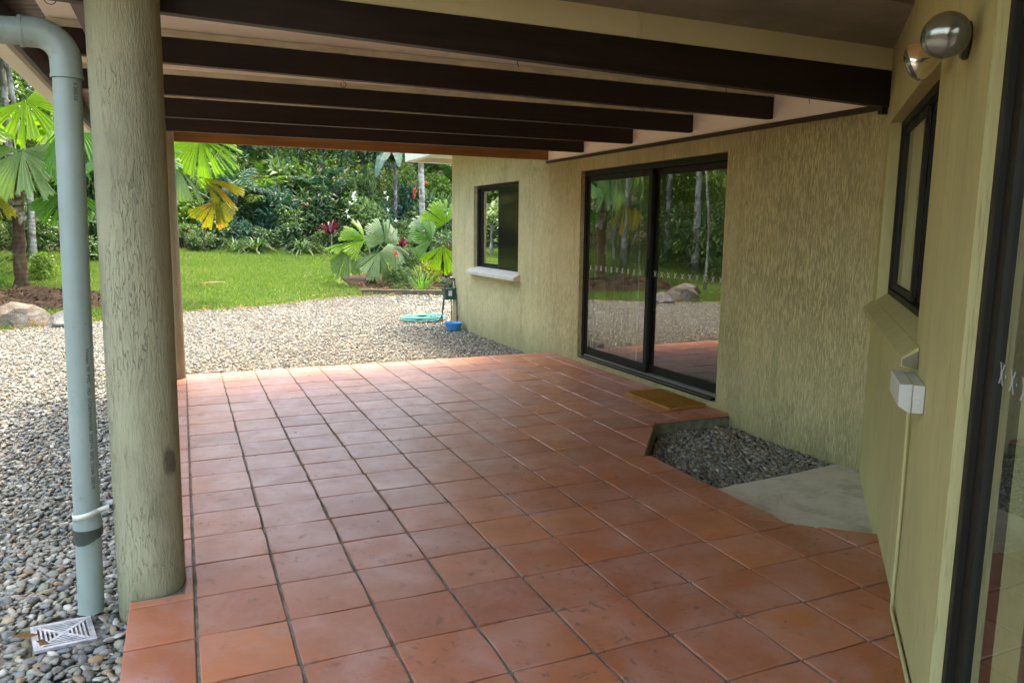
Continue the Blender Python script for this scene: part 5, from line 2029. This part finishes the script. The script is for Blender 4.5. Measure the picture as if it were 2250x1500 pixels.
# slim trunk in the bed
mb = MB()
z = ground_at(5.5, 16)
pts = [(5.50, 16.0, z - .1 + 6.5 * k / 12) for k in range(13)]
pts = [(px_ + .035 * (k / 12) + .03 * math.sin(k * .6), py_, pz_) for k, (px_, py_, pz_) in enumerate(pts)]
e = empty('slender_palm', (5.5, 16.0, z - .1), 'slender palm with a pale lichened trunk standing in the sleeper bed', 'palm')
mb.tube([(p[0] - 5.5, p[1] - 16.0, p[2] - z + .1) for p in pts], [0.075 - .001 * k for k in range(13)], 12)
me = bpy.data.meshes.new('trunk'); me.from_pydata(mb.v, [], mb.f); me.materials.append(M['bark_pale'])
part('trunk', me, e)
FR = [frond_mesh('frond', 1.9, 34, .55, L['mid'], 700 + k, .5) for k in range(2)]
for k in range(9):
    part('frond', FR[k % 2], e, Matrix.Translation((.04, 0, 6.4)) @ Matrix.Rotation(k * 2.4, 4, 'Z') @ Matrix.Rotation(-rad(10 + 7 * (k % 7)), 4, 'Y'))

# bed planting
strap_a = strap_mesh('strap_plant', 60, 0.62, 0.020, L['fan'], 1, .5)
strap_b = strap_mesh('strap_plant', 90, 0.85, 0.05, L['dark'], 2, 1.0)
strap_c = strap_mesh('strap_plant', 110, 0.75, 0.012, L['mid'], 3, 1.0)
strap_d = strap_mesh('strap_plant', 90, 1.5, 0.018, L['lime'], 4, .9)
strappy(4.78, 13.55, strap_a, 'upright grassy plant with bright narrow blades behind the sleeper', 1.15)
strappy(4.75, 14.4, strap_c, 'fine wispy grass clump behind the upright grassy plant in the bed', 1.0)
strappy(4.3, 13.7, strap_c, 'small wispy tuft just right of the low fan palm trunk', .55)
strappy(5.05, 13.15, strap_a, 'tiny grassy seedling close against the sleeper edge', .35)
shrub('yellow', 5.25, 14.55, 1.0, 1.1, label='yellow leaved croton below the fan palm near the house corner', name='croton')
shrub('yellow', 4.62, 14.75, .7, 1.0, label='small yellowish shrub behind the wispy grass in the bed', name='croton')
shrub('fine', 4.45, 14.1, .55, 1.0, label='low dark twiggy shrub right of the low fan palm')
shrub('blue', 5.3, 13.35, .35, .7, label='small blue green ground plant behind the sleeper near the house')
shrub('fine', 5.0, 15.4, .7, 1.1, label='leafy green shrub in the bed behind the slender palm trunk')
shrub('dark', 6.2, 15.8, .9, 1.1, label='dark leafy shrub in the bed against the house corner')

# one red bract beside the low fan palm
mb_v, mb_f = leaf_geo(np.tile([[0, 0, 0.0]], (9, 1)), unit(rng.standard_normal((9, 3)) + np.array([0, -.3, .8])), np.full(9, .11), np.full(9, .07))
me = leaf_mesh('flower', [(mb_v, mb_f, 4)], L['red'])
o = link_mesh('red_flower', me, None)
o.location = (4.31, 14.0, .80)
tag(o, 'orange red flower head beside the low fan palm leaves', 'flower')
mb = MB(); mb.tube([(0, 0, 0), (.02, .03, -.35), (0.03, .05, -.78)], .008, 5)
me = bpy.data.meshes.new('stem'); me.from_pydata(mb.v, [], mb.f); me.materials.append(M['petiole']); part('stem', me, o)

# hedge behind the lawn: three rows, every plant a thing
KN = {'dark': 'dark leaved', 'glossy': 'glossy dark green', 'mid': 'mid green', 'blue': 'blue green', 'lime': 'lime green', 'fine': 'fine leaved green', 'broad': 'broad leaved'}
front = ['fine', 'dark', 'fine', 'glossy', 'mid', 'dark', 'fine', 'glossy', 'blue', 'dark', 'glossy', 'fine', 'dark', 'blue', 'mid', 'glossy', 'dark']
for k, kd in enumerate(front):
    x = -4.6 + .78 * k + rs.uniform(-.15, .15)
    shrub(kd, x, LAWN_FAR(x) + .55 + rs.uniform(-.1, .25), rs.uniform(.75, .95), rs.uniform(.75, .95), label=f'{KN[kd]} shrub at the lawn edge, {ORD[k]} from the left in the front row', group='front row of the hedge')
second = ['lime', 'dark', 'blue', 'mid', 'glossy', 'lime', 'mid', 'dark', 'blue', 'glossy', 'mid', 'blue', 'dark', 'mid']
for k, kd in enumerate(second):
    x = -4.9 + 1.0 * k + rs.uniform(-.2, .2)
    shrub(kd, x, LAWN_FAR(x) + 1.8 + rs.uniform(-.2, .3), rs.uniform(1.0, 1.25), rs.uniform(1.0, 1.25), label=f'{KN[kd]} shrub, {ORD[k]} from the left in the middle row of the hedge', group='middle row of the hedge')
third = ['broad', 'lime', 'mid', 'lime', 'blue', 'mid', 'broad', 'lime', 'mid', 'blue', 'lime', 'mid']
for k, kd in enumerate(third):
    x = -5.0 + 1.35 * k + rs.uniform(-.25, .25)
    shrub(kd, x, LAWN_FAR(x) + 3.6 + rs.uniform(-.3, .5), rs.uniform(1.25, 1.7), rs.uniform(1.2, 1.5), label=f'tall {KN[kd]} shrub, {ORD[k]} from the left in the back row of the hedge', group='back row of the hedge')

# lawn-edge accents
strappy(2.02, 20.75, strap_b, 'dark strap leaved clump at the lawn edge, left of its twin', 1.05)
strappy(3.25, 20.45, strap_b, 'dark strap leaved clump at the lawn edge, right of its twin', .95)
strappy(1.45, 20.9, strap_c, 'arching green grass clump left of the dark strap leaved clumps', 1.2)
strappy(3.85, 20.25, strap_c, 'soft grass tuft right of the dark strap leaved clumps', 1.0)
strappy(-3.75, 16.2, strap_d, 'tall bright reedy grass clump by the left edge of the lawn', 1.0)
strappy(-3.35, 15.2, strap_a, 'low grassy weeds at the foot of the dark palm trunk', .9)
e = empty('cordyline', (4.12, 20.6, ground_at(4.12, 20.6)), 'crimson cordyline with upright blades in front of the hedge', 'cordyline')
part('foliage', strap_mesh('foliage', 26, .62, .085, L['cordyline'], 8, .35), e, Matrix.Translation((0, 0, .55)))
mb = MB(); mb.tube([(0, 0, -.05), (.01, 0, .35), (0, 0, .72)], [.025, .02, .015], 7)
me = bpy.data.meshes.new('stem'); me.from_pydata(mb.v, [], mb.f); me.materials.append(M['bark_grey']); part('stem', me, e)
e = empty('cordyline', (5.75, 18.6, ground_at(5.75, 18.6)), 'small dark red cordyline beside the slender palm trunk', 'cordyline')
part('foliage', strap_mesh('foliage', 22, .5, .07, L['cordyline'], 18, .5), e, Matrix.Translation((0, 0, .35)))

# white flowering shrub
def flowering(kind, x, y, sc, sz, label, mk, n, size, hmin=.55):
    e = shrub(kind, x, y, sc, sz, name='flowering_shrub', label=label)
    rg = np.random.default_rng(int(x * 100 + y))
    rx, h = {'mid': (.7, 1.5), 'lime': (.65, 1.4), 'dark': (.62, 1.25), 'fine': (.6, 1.1)}[kind]
    a = rg.uniform(0, 2 * np.pi, n); u = rg.uniform(hmin, 1.0, n)
    rr = np.sqrt(np.maximum(0, 1 - (u - .2) ** 2 / .85)) * rx * 1.12
    P = np.stack([np.cos(a) * rr, np.sin(a) * rr, u * h * 1.02], -1)
    for k in range(n):
        v, f = leaf_geo(np.repeat(P[k:k + 1] - P[k:k + 1] * 0, 8, 0), unit(rg.standard_normal((8, 3)) + np.array([0, 0, .3])), np.full(8, size), np.full(8, size * .6), rg=rg)
        part('flower', leaf_mesh('flower', [(v, f, 4)], L[mk], rg=rg), e)
    return e
flowering('mid', 5.35, 20.75, 1.05, 1.15, 'bushy shrub covered with white bracts in front of the hedge', 'white', 16, .075, .35)
flowering('mid', 5.95, 19.6, .6, .9, 'small shrub with white bracts left of the slender palm trunk', 'white', 4, .07, .3)
flowering('mid', 3.2, 22.0, .9, 1.05, 'shrub with two red flower heads above the hedge centre', 'red', 2, .075, .9)
flowering('dark', 6.75, 19.0, 1.1, 1.6, 'tall shrub with red flower heads beside the house corner', 'red', 4, .08, .6)
flowering('fine', .55, 21.0, .8, .85, 'low shrub with orange red flowers left of the grass clump', 'red', 2, .05, .3)

# paddles, hearts and feather palms in the hedge
paddle_plant('banana_plant', 6.6, 22.6, 2.9, [(200, 35, 1.9, .42), (235, 10, 1.8, .42), (170, 50, 1.7, .4), (260, 20, 1.7, .4), (120, 60, 1.8, .4), (20, 40, 1.8, .4), (300, 45, 1.7, .4)], 'banana plant with long drooping leaves behind the white flowering shrub', 'blue', 'banana plant', .07, 1.15)
paddle_plant('banana_plant', 8.3, 21.0, 2.2, [(180, 60, 1.9, .5), (215, 40, 1.8, .5), (250, 65, 1.8, .5), (140, 55, 1.8, .5), (300, 50, 1.8, .5)], 'broad leaved banana plant rising behind the house corner', 'dark', 'banana plant', .10)
paddle_plant('elephant_ear', 7.3, 18.3, 1.5, [(215, 5, .75, .6), (250, -15, .7, .58), (180, 15, .7, .55), (300, 10, .7, .55), (120, 20, .7, .5)], 'large leaved elephant ear plant beside the slender palm trunk', 'blue', 'plant', .03)
feather_palm(1.6, 23.0, 1.5, 11, 1.5, 'blue', 'blue green feather palm rising left of centre in the hedge', 31)
feather_palm(2.45, 23.2, 1.3, 10, 1.3, 'lime', 'bright green feather palm beside the blue green one in the hedge', 32)
feather_palm(4.4, 23.4, 1.4, 9, 1.5, 'blue', 'feather palm with drooping fronds behind the crimson cordyline', 33)
feather_palm(-1.2, 19.8, 1.0, 9, 1.3, 'mid', 'small feather palm at the lawn edge seen between pipe and post', 34)
feather_palm(-5.5, 18.0, 1.4, 10, 1.5, 'mid', 'feather palm at the left edge of the lawn', 35)

# small sapling with stump on the left lawn
e = shrub('lime', -2.64, 16.0, .42, 1.3, name='sapling', label='small leafy sapling standing on the lawn left of the downpipe')
e = shrub('broad', -2.2, 19.0, .55, .8, label='low shrub with large jagged leaves behind the small sapling')
e = shrub('mid', -3.4, 19.6, .9, 1.1, label='leafy shrub behind the dark fan palm trunk')

# forest behind
fk = [('slim', -6.5, 21.5), ('slim', -3.6, 19.3), ('slim', -3.2, 18.6), ('dense', -5.2, 24.5), ('lime', -1.6, 25.0), ('slim', 0.4, 26.5), ('dense', 1.9, 27.5), ('slim', 3.2, 27.0),
      ('lime', 4.4, 27.5), ('slim', 5.1, 27.2), ('dense', 6.4, 26.5), ('slim', 7.4, 28.0), ('dense', 9.3, 25.5), ('lime', 10.8, 28.0), ('far', -3.6, 31), ('far', .2, 33), ('far', 3.6, 34), ('far', 7.4, 33), ('far', 11.0, 34), ('far', 14.6, 32), ('far', -8.0, 28)]
nm = {'pole': 'thin pole-like forest sapling', 'slim': 'slim pale trunked forest tree', 'dense': 'dense green forest tree', 'lime': 'lime leaved forest tree', 'far': 'distant forest tree'}
seen = {}
for kd, x, y in fk:
    seen[kd] = seen.get(kd, 0) + 1
    tree(kd, x, y, rs.uniform(.85, 1.1), f'{nm[kd]} behind the lawn, {ORD[seen[kd] - 1]} of its kind from the left', 'forest trees behind the lawn')
# trees beside the driveway, mirrored in the glass doors
lk = [('slim', -5.6, 12.6), ('slim', -6.4, 15.2), ('slim', -8.2, 10.2), ('dense', -8.8, 13.6), ('slim', -9.4, 7.8), ('lime', -10.4, 11.0), ('dense', -11.6, 16.0), ('slim', -7.4, 17.8), ('far', -14, 9), ('far', -14.5, 14), ('far', -13.5, 20), ('far', -15, 4), ('slim', -10.8, 5.2), ('dense', -12.5, 1.5), ('slim', -4.9, 16.6), ('slim', -8.9, 15.6), ('slim', -6.0, 19.5), ('slim', -10.0, 14.2), ('slim', -7.6, 11.8), ('slim', -11.6, 18.5), ('lime', -9.6, 20.5)] + [('pole', -4.4 - .75 * k - .4 * (k % 3), 12.4 + 1.15 * ((k * 5) % 9)) for k in range(9)]
seen = {}
for kd, x, y in lk:
    seen[kd] = seen.get(kd, 0) + 1
    tree(kd, x, y, rs.uniform(.85, 1.1), f'{nm[kd]} across the driveway, {ORD[seen[kd] - 1]} of its kind mirrored in the glass', 'forest trees beside the driveway')
for k, (kd, x, y, s_) in enumerate([('mid', -6.2, 11.2, .9), ('blue', -7.4, 13.0, 1.1), ('dark', -8.0, 9.2, 1.0), ('lime', -9.2, 10.6, 1.1), ('mid', -7.0, 16.0, 1.1), ('broad', -9.6, 13.0, 1.2), ('mid', -10.0, 8.6, 1.2), ('dark', -11.2, 12.6, 1.5), ('lime', -12.0, 9.6, 1.6), ('mid', -12.6, 14.2, 1.7), ('broad', -10.6, 17.5, 1.5), ('mid', -12.2, 6.0, 1.6), ('lime', -9.0, 19.0, 1.3)]):
    shrub(kd, x, y, s_, 1.0, label=f'{KN[kd]} shrub under the driveway trees mirrored in the glass, {ORD[k]} from the gravel', group='shrubs beside the driveway')
fan_palm('fan_palm', (-5.2, 10.4), 1.9, 0.10, [
    ((-4.7, 10.0, 2.35), (0.5, -0.3, -0.6), (0.4, -0.5, 0.7), .8, 'fan'), ((-5.6, 9.9, 2.3), (-0.4, -0.5, -0.5), (0, -0.4, 0.8), .8, 'fan_lime'),
    ((-5.0, 11.0, 2.4), (0.3, 0.7, -0.3), (0.3, 0.2, 0.9), .8, 'fan_pale'), ((-5.9, 10.7, 2.2), (-0.7, 0.3, -0.5), (-0.2, 0, 0.9), .8, 'fan')],
    'fan palm on the driveway edge, mirrored in the sliding glass door', 'bark_pale', (0, 0), 17)
# tall tree added out of view behind the house to dapple the lawn edge
tree('shade', 10.5, 24.5, 1.0, 'unseen tall tree added to dapple the lawn edge, behind the banana plants', name='added_shade_tree', sz=1.1)

# undergrowth and the far wood, masses nobody could count
def mass(name, boxes, n, ln, wd, mat, label, seed, up=.3):
    rg = np.random.default_rng(seed)
    geos = []
    for (x0, x1, y0, y1, h0, h1, ncl) in boxes:
        cx = rg.uniform(x0, x1, ncl); cyy = rg.uniform(y0, y1, ncl)
        cz = gz(cx, cyy) + rg.uniform(h0, h1, ncl)
        c = np.stack([cx, cyy, cz], -1)
        geos.append(clump_leaves(c, rg.uniform(.3, .75, ncl), n, ln, wd, rg, up))
    me = leaf_mesh(name, geos, mat, rg=rg)
    o = link_mesh(name, me, None)
    return tag(o, label, 'foliage', kind='stuff')
mass('undergrowth', [(-8, 14, 24.5, 30, 0.1, 2.6, 420), (-14, -8, 2, 22, 0.1, 1.8, 240), (-15, -5.5, 19.5, 25, 0.1, 3.2, 260)], 44, .20, .42, L['far'], 'tangled green undergrowth filling the forest floor', 61)
mass('undergrowth', [(-8, 14, 25, 31, 0.3, 3.4, 260)], 40, .22, .36, L['blue'], 'blue green tangled creepers among the forest trees', 62)
mass('undergrowth', [(-7, 13, 25.5, 32, 1.0, 4.4, 240)], 40, .20, .42, L['lime'], 'sunlit lime green creepers among the forest trees', 63)
mass('undergrowth', [(-12, -5.6, 13.5, 19.5, 0.0, 1.5, 170), (-6, 12, 23.2, 25.5, 0.2, 2.4, 120)], 40, .19, .42, L['mid'], 'mid green leafy undergrowth behind the hedge and beside the driveway', 65)
mass('far_wood', [(-26, 30, 36, 46, 0, 9, 620), (-26, -16, -2, 36, 0, 8, 520), (16, 26, 24, 38, 0, 7, 120)], 40, .42, .45, L['far'], 'far wood closing the view behind the garden', 64)

# ------------------------------------------------------------------ rocks, mulch mound, hose things, fallen leaves
def rock(name, loc, dims, seed, mat, label, rz=0):
    rg = random.Random(seed)
    bm = bmesh.new()
    bmesh.ops.create_icosphere(bm, subdivisions=4, radius=1.0)
    planes = [(Vector((rg.uniform(-1, 1), rg.uniform(-1, 1), rg.uniform(-.6, 1))).normalized(), rg.uniform(.5, .78)) for _ in range(13)]
    for v in bm.verts:
        for n_, d_ in planes:
            k = v.co.dot(n_) - d_
            if k > 0: v.co -= n_ * k * .99
        v.co += v.co.normalized() * rg.uniform(-.007, .007)
    for v in bm.verts:
        v.co = Vector((v.co.x * dims[0], v.co.y * dims[1], v.co.z * dims[2]))
    me = bpy.data.meshes.new(name)
    bm.to_mesh(me); bm.free()
    o = link_mesh(name, me, mat)
    o.location = loc
    o.rotation_euler = (0, 0, rz)
    return tag(o, label, 'rock')
rock('boulder', (-2.22, 10.55, .02), (.52, .36, .29), 4, M['rock'], 'large pale boulder with rusty veins at the edge of the gravel', .2)
rock('boulder', (-1.62, 10.45, -.04), (.34, .26, .19), 6, M['rock_grey'], 'grey boulder leaning beside the pale one, right behind the downpipe', -.3)
rock('boulder', (-2.75, 10.95, .06), (.3, .3, .2), 9, M['rock_grey'], 'dark low boulder at the far left of the gravel edge')
rock('boulder', (-4.4, 9.2, -.02), (.4, .3, .24), 12, M['rock'], 'pale boulder on the driveway edge, mirrored in the sliding door')
rock('boulder', (-4.9, 8.7, -.02), (.3, .3, .28), 15, M['rock_grey'], 'dark boulder on the driveway edge, mirrored in the sliding door')

v, f = [], []
nx, ny = 46, 26
for a in range(nx + 1):
    for b in range(ny + 1):
        u, w = 2 * a / nx - 1, 2 * b / ny - 1
        x, y = -2.5 + 1.35 * u, 13.0 + .75 * w
        hgt = max(0, 1 - u * u) * max(0, 1 - w * w)
        v.append((x, y, ground_at(x, y) + .26 * hgt ** .8 + (.035 * math.sin(9 * u + 3 * w) + .03 * math.sin(17 * w + 11 * u) + rs.uniform(-.03, .05)) * min(1, hgt * 4) - .02))
f = [(a * (ny + 1) + b, (a + 1) * (ny + 1) + b, (a + 1) * (ny + 1) + b + 1, a * (ny + 1) + b + 1) for a in range(nx) for b in range(ny)]
mb = MB(); mb.add(v, f)
tag(mb.build('mulch_mound', M['mulch'], smooth=True), 'low mound of dark brown mulch on the lawn behind the boulders', 'mulch')

n_ = 1500
uu_, ww_ = rng.uniform(-.95, .95, n_), rng.uniform(-.95, .95, n_)
hh_ = np.maximum(0, 1 - uu_ ** 2) * np.maximum(0, 1 - ww_ ** 2)
xx_, yy_ = -2.5 + 1.35 * uu_, 13.0 + .75 * ww_
v_, f_ = leaf_geo(np.stack([xx_, yy_, gz(xx_, yy_) + .26 * hh_ ** .8 + .01], -1), rng.standard_normal((n_, 3)) * np.array([1, 1, .4]), rng.uniform(.04, .14, n_), rng.uniform(.012, .035, n_))
me = leaf_mesh('chips', [(v_, f_, 4)], L['bark'])
mo = bpy.data.objects['mulch_mound']
co = link_mesh('chips', me, None, mo)
co['kind'] = 'stuff'

# hose, box and bowl at the house corner
bowl = MB()
bz = -0.098
bowl.lathe([(0.0, 0.0), (0.085, 0.0), (0.092, 0.004), (0.13, 0.098), (0.139, 0.102), (0.139, 0.107), (0.129, 0.107), (0.124, 0.098), (0.086, 0.012), (0.0, 0.010)], 36, Matrix.Translation((3.60, 8.05, bz)))
tag(bowl.build('pet_bowl', M['blue'], smooth='auto'), 'bright blue plastic bowl on the gravel against the house wall', 'bowl')
hb = empty('hose_box', (3.70, 8.50, .3), 'dark green hanging box with a pale label on the house corner', 'box')
mb = MB()
HM = Matrix.Translation((3.688, 8.50, .30))
mb.hexa([HM @ Vector(p) for p in ((-.075, -.06, 0), (.085, -.06, 0), (.085, .06, 0), (-.075, .06, 0), (-.095, -.075, .165), (.085, -.075, .165), (.085, .075, .165), (-.095, .075, .165))])
mb.build('box', M['green_box'], hb, bevel=.006)
mb = MB()
mb.box((-.105, -.083, .150), (.088, -.0765, .172), HM); mb.box((-.105, .0765, .150), (.088, .083, .172), HM); mb.box((-.105, -.076, .150), (-.0965, .076, .172), HM)
mb.build('rim', M['green_box'], hb)
mb = MB()
mb.hexa([HM @ Vector(p) for p in ((-.035, -.0702, .06), (.02, -.0702, .06), (.02, -.0685, .06), (-.035, -.0685, .06), (-.035, -.0765, .14), (.02, -.0765, .14), (.02, -.074, .14), (-.035, -.074, .14))])
mb.build('sticker', M['label'], hb)
tp = empty('garden_tap', (3.76, 8.50, .62), 'small copper garden tap on the house wall above the green box', 'tap')
mb = MB(); mb.tube([(GX + .0, 8.5, .60), (GX - .05, 8.5, .605), (GX - .10, 8.5, .585), (GX - .13, 8.5, .52)], [.014, .014, .012, .011], 10); mb.build('spout', M['copper'], tp, smooth='auto')
mb = MB(); mb.lathe([(0, 0), (.028, .003), (.03, .012), (.012, .02), (0, .02)], 14, Matrix.Translation((GX - .05, 8.5, .625))); mb.build('handle', M['gutter'], tp, smooth='auto')
hs = empty('garden_hose', (3.5, 9.1, -.1), 'green garden hose coiled on the gravel and looped over the tap', 'hose')
pts = []
rr_ = random.Random(8)
for k in range(190):
    a = k * .33
    r1 = .235 + .10 * math.sin(k * .117) + .03 * math.sin(k * .71)
    pts.append((3.50 + r1 * 1.05 * math.cos(a), 9.25 + r1 * .85 * math.sin(a), -.088 + .028 * abs(math.sin(k * .21)) + .0002 * k))
mb = MB(); mb.tube(pts, .009, 7); mb.build('coil', M['hose'], hs, smooth=True)
def smooth_pts(ps, n=40):
    ps = [Vector(p) for p in ps]
    out = []
    for k in range(n + 1):
        t = k / n * (len(ps) - 1)
        i = min(int(t), len(ps) - 2); u = t - i
        p0_, p1, p2, p3 = ps[max(i - 1, 0)], ps[i], ps[i + 1], ps[min(i + 2, len(ps) - 1)]
        out.append(.5 * ((2 * p1) + (p2 - p0_) * u + (2 * p0_ - 5 * p1 + 4 * p2 - p3) * u * u + (3 * p1 - p0_ - 3 * p2 + p3) * u ** 3))
    return out
mb = MB(); mb.tube(smooth_pts([(3.50, 9.0, -.08), (3.60, 8.75, -.05), (3.615, 8.56, .15), (3.62, 8.53, .40), (3.655, 8.52, .56), (3.70, 8.51, .61), (3.745, 8.52, .55), (3.755, 8.60, .3), (3.75, 8.58, .0), (3.72, 8.6, -.08)]), .009, 8); mb.build('riser', M['hose_dark'], hs, smooth=True)
mb = MB(); mb.tube(smooth_pts([(3.64, 8.62, .32), (3.63, 8.66, .1), (3.66, 8.75, -.06), (3.72, 8.9, -.085)]), .009, 8); mb.build('loop', M['hose_dark'], hs, smooth=True)
hm_ = empty('hose_fitting', (3.752, 8.36, -.09), 'thin riser pipe with a red joint on the wall above the blue bowl', 'pipe')
mb = MB(); mb.tube([(3.762, 8.36, -.12), (3.762, 8.36, .02)], .009, 10); mb.build('pipe', M['hose_dark'], hm_, smooth='auto')
mb = MB(); mb.tube([(3.762, 8.36, .021), (3.762, 8.36, .075)], .014, 10); mb.build('joint', M['copper'], hm_, smooth='auto')
mb = MB(); mb.tube([(3.762, 8.36, .076), (3.764, 8.38, .35), (3.755, 8.47, .595)], .008, 8); mb.build('pipe', M['hose_dark'], hm_, smooth='auto')

def dry_leaf(loc, ln, wd, rz, tilt, label):
    v, f = leaf_geo(np.array([[-.5 * ln, 0, 0]]), np.array([[1.0, 0, 0.001]]), np.array([ln]), np.array([wd]), curl=-.06, fold=-.25, rg=np.random.default_rng(3))
    me = leaf_mesh('dry_leaf', [(v, f, 4)], L['dry'])
    o = link_mesh('dry_leaf', me, None)
    o.location = loc
    o.rotation_euler = (tilt, tilt * .5, rz)
    return tag(o, label, 'leaf')
dry_leaf((-.565, .70, -.082), .09, .022, .3, .5, 'curled brown leaf lying on the left of the drain grate')
dry_leaf((-.50, .625, -.082), .05, .022, -.4, .4, 'short tan leaf at the near edge of the drain grate')
dry_leaf((.62, 14.9, ground_at(.6, 14.9) + .05), .62, .045, .15, .05, 'fallen brown palm frond lying on the lawn')
dry_leaf((3.41, 2.30, .006), .05, .03, .9, .3, 'small brown leaf on the tiles beside the doormat')
dry_leaf((5.15, 13.25, ground_at(5.15, 13.2) + .10), .42, .16, -.5, .25, 'dry pale leaf resting on the bed behind the sleeper')
v_, f_ = leaf_geo(np.stack([rng.uniform(3.5, 6.2, 260), rng.uniform(12.9, 14.6, 260), np.zeros(260)], -1), rng.standard_normal((260, 3)) * np.array([1, 1, .15]), rng.uniform(.06, .2, 260), rng.uniform(.03, .07, 260))
v_[:, 2] += gz(v_[:, 0], v_[:, 1]) + .045
me = leaf_mesh('leaf_litter', [(v_, f_, 4)], L['dry'])
tag(link_mesh('leaf_litter', me, None), 'dry brown leaf litter on the planted bed', 'leaf litter', kind='stuff')
n_ = 1500
xx_ = rng.uniform(-6.5, -3.2, n_); yy_ = edge_y(xx_) + rng.uniform(-.3, 1.1, n_)
v_, f_ = leaf_geo(np.stack([xx_, yy_, np.zeros(n_)], -1), rng.standard_normal((n_, 3)) * np.array([1, 1, .3]), rng.uniform(.08, .25, n_), rng.uniform(.03, .08, n_))
v_[:, 2] += gz(v_[:, 0], v_[:, 1]) + .04
me = leaf_mesh('leaf_litter', [(v_, f_, 4)], L['dry'])
tag(link_mesh('leaf_litter', me, None), 'drift of brown leaves along the driveway edge mirrored in the glass', 'leaf litter', kind='stuff')
n_ = 420
xx_ = rng.uniform(-3, 3.7, n_); yy_ = edge_y(xx_) + np.where(rng.uniform(0, 1, n_) < .75, rng.normal(.05, .25, n_), rng.uniform(-4, 7, n_))
v_, f_ = leaf_geo(np.stack([xx_, yy_, np.zeros(n_)], -1), rng.standard_normal((n_, 3)) * np.array([1, 1, .2]), rng.uniform(.04, .12, n_), rng.uniform(.015, .04, n_))
v_[:, 2] += gz(v_[:, 0], v_[:, 1]) + .03
me = leaf_mesh('leaf_litter', [(v_, f_, 4)], L['dry'])
tag(link_mesh('leaf_litter', me, None), 'scattered dry leaves along the edge of lawn and gravel', 'leaf litter', kind='stuff')
# grit and leaf scraps trodden onto the tiles
n_ = 170
xx_ = rng.uniform(-.15, 3.6, n_); yy_ = rng.uniform(-.8, 5.1, n_)
k_ = ~in_poly(xx_, yy_, NOTCH) & (xx_ - yy_ < 2.6)
xx_, yy_ = xx_[k_], yy_[k_]
n_ = len(xx_)
v_, f_ = leaf_geo(np.stack([xx_, yy_, np.full(n_, .004)], -1), rng.standard_normal((n_, 3)) * np.array([1, 1, .05]), rng.uniform(.006, .022, n_), rng.uniform(.003, .008, n_))
v_[:, 2] = np.maximum(v_[:, 2], .0025)
me = leaf_mesh('debris', [(v_, f_, 4)], L['dry'])
tag(link_mesh('debris', me, None), 'specks of grit and leaf scraps on the terracotta tiles', 'debris', kind='stuff')
print('tiles', n_tiles, 'pebbles', single)
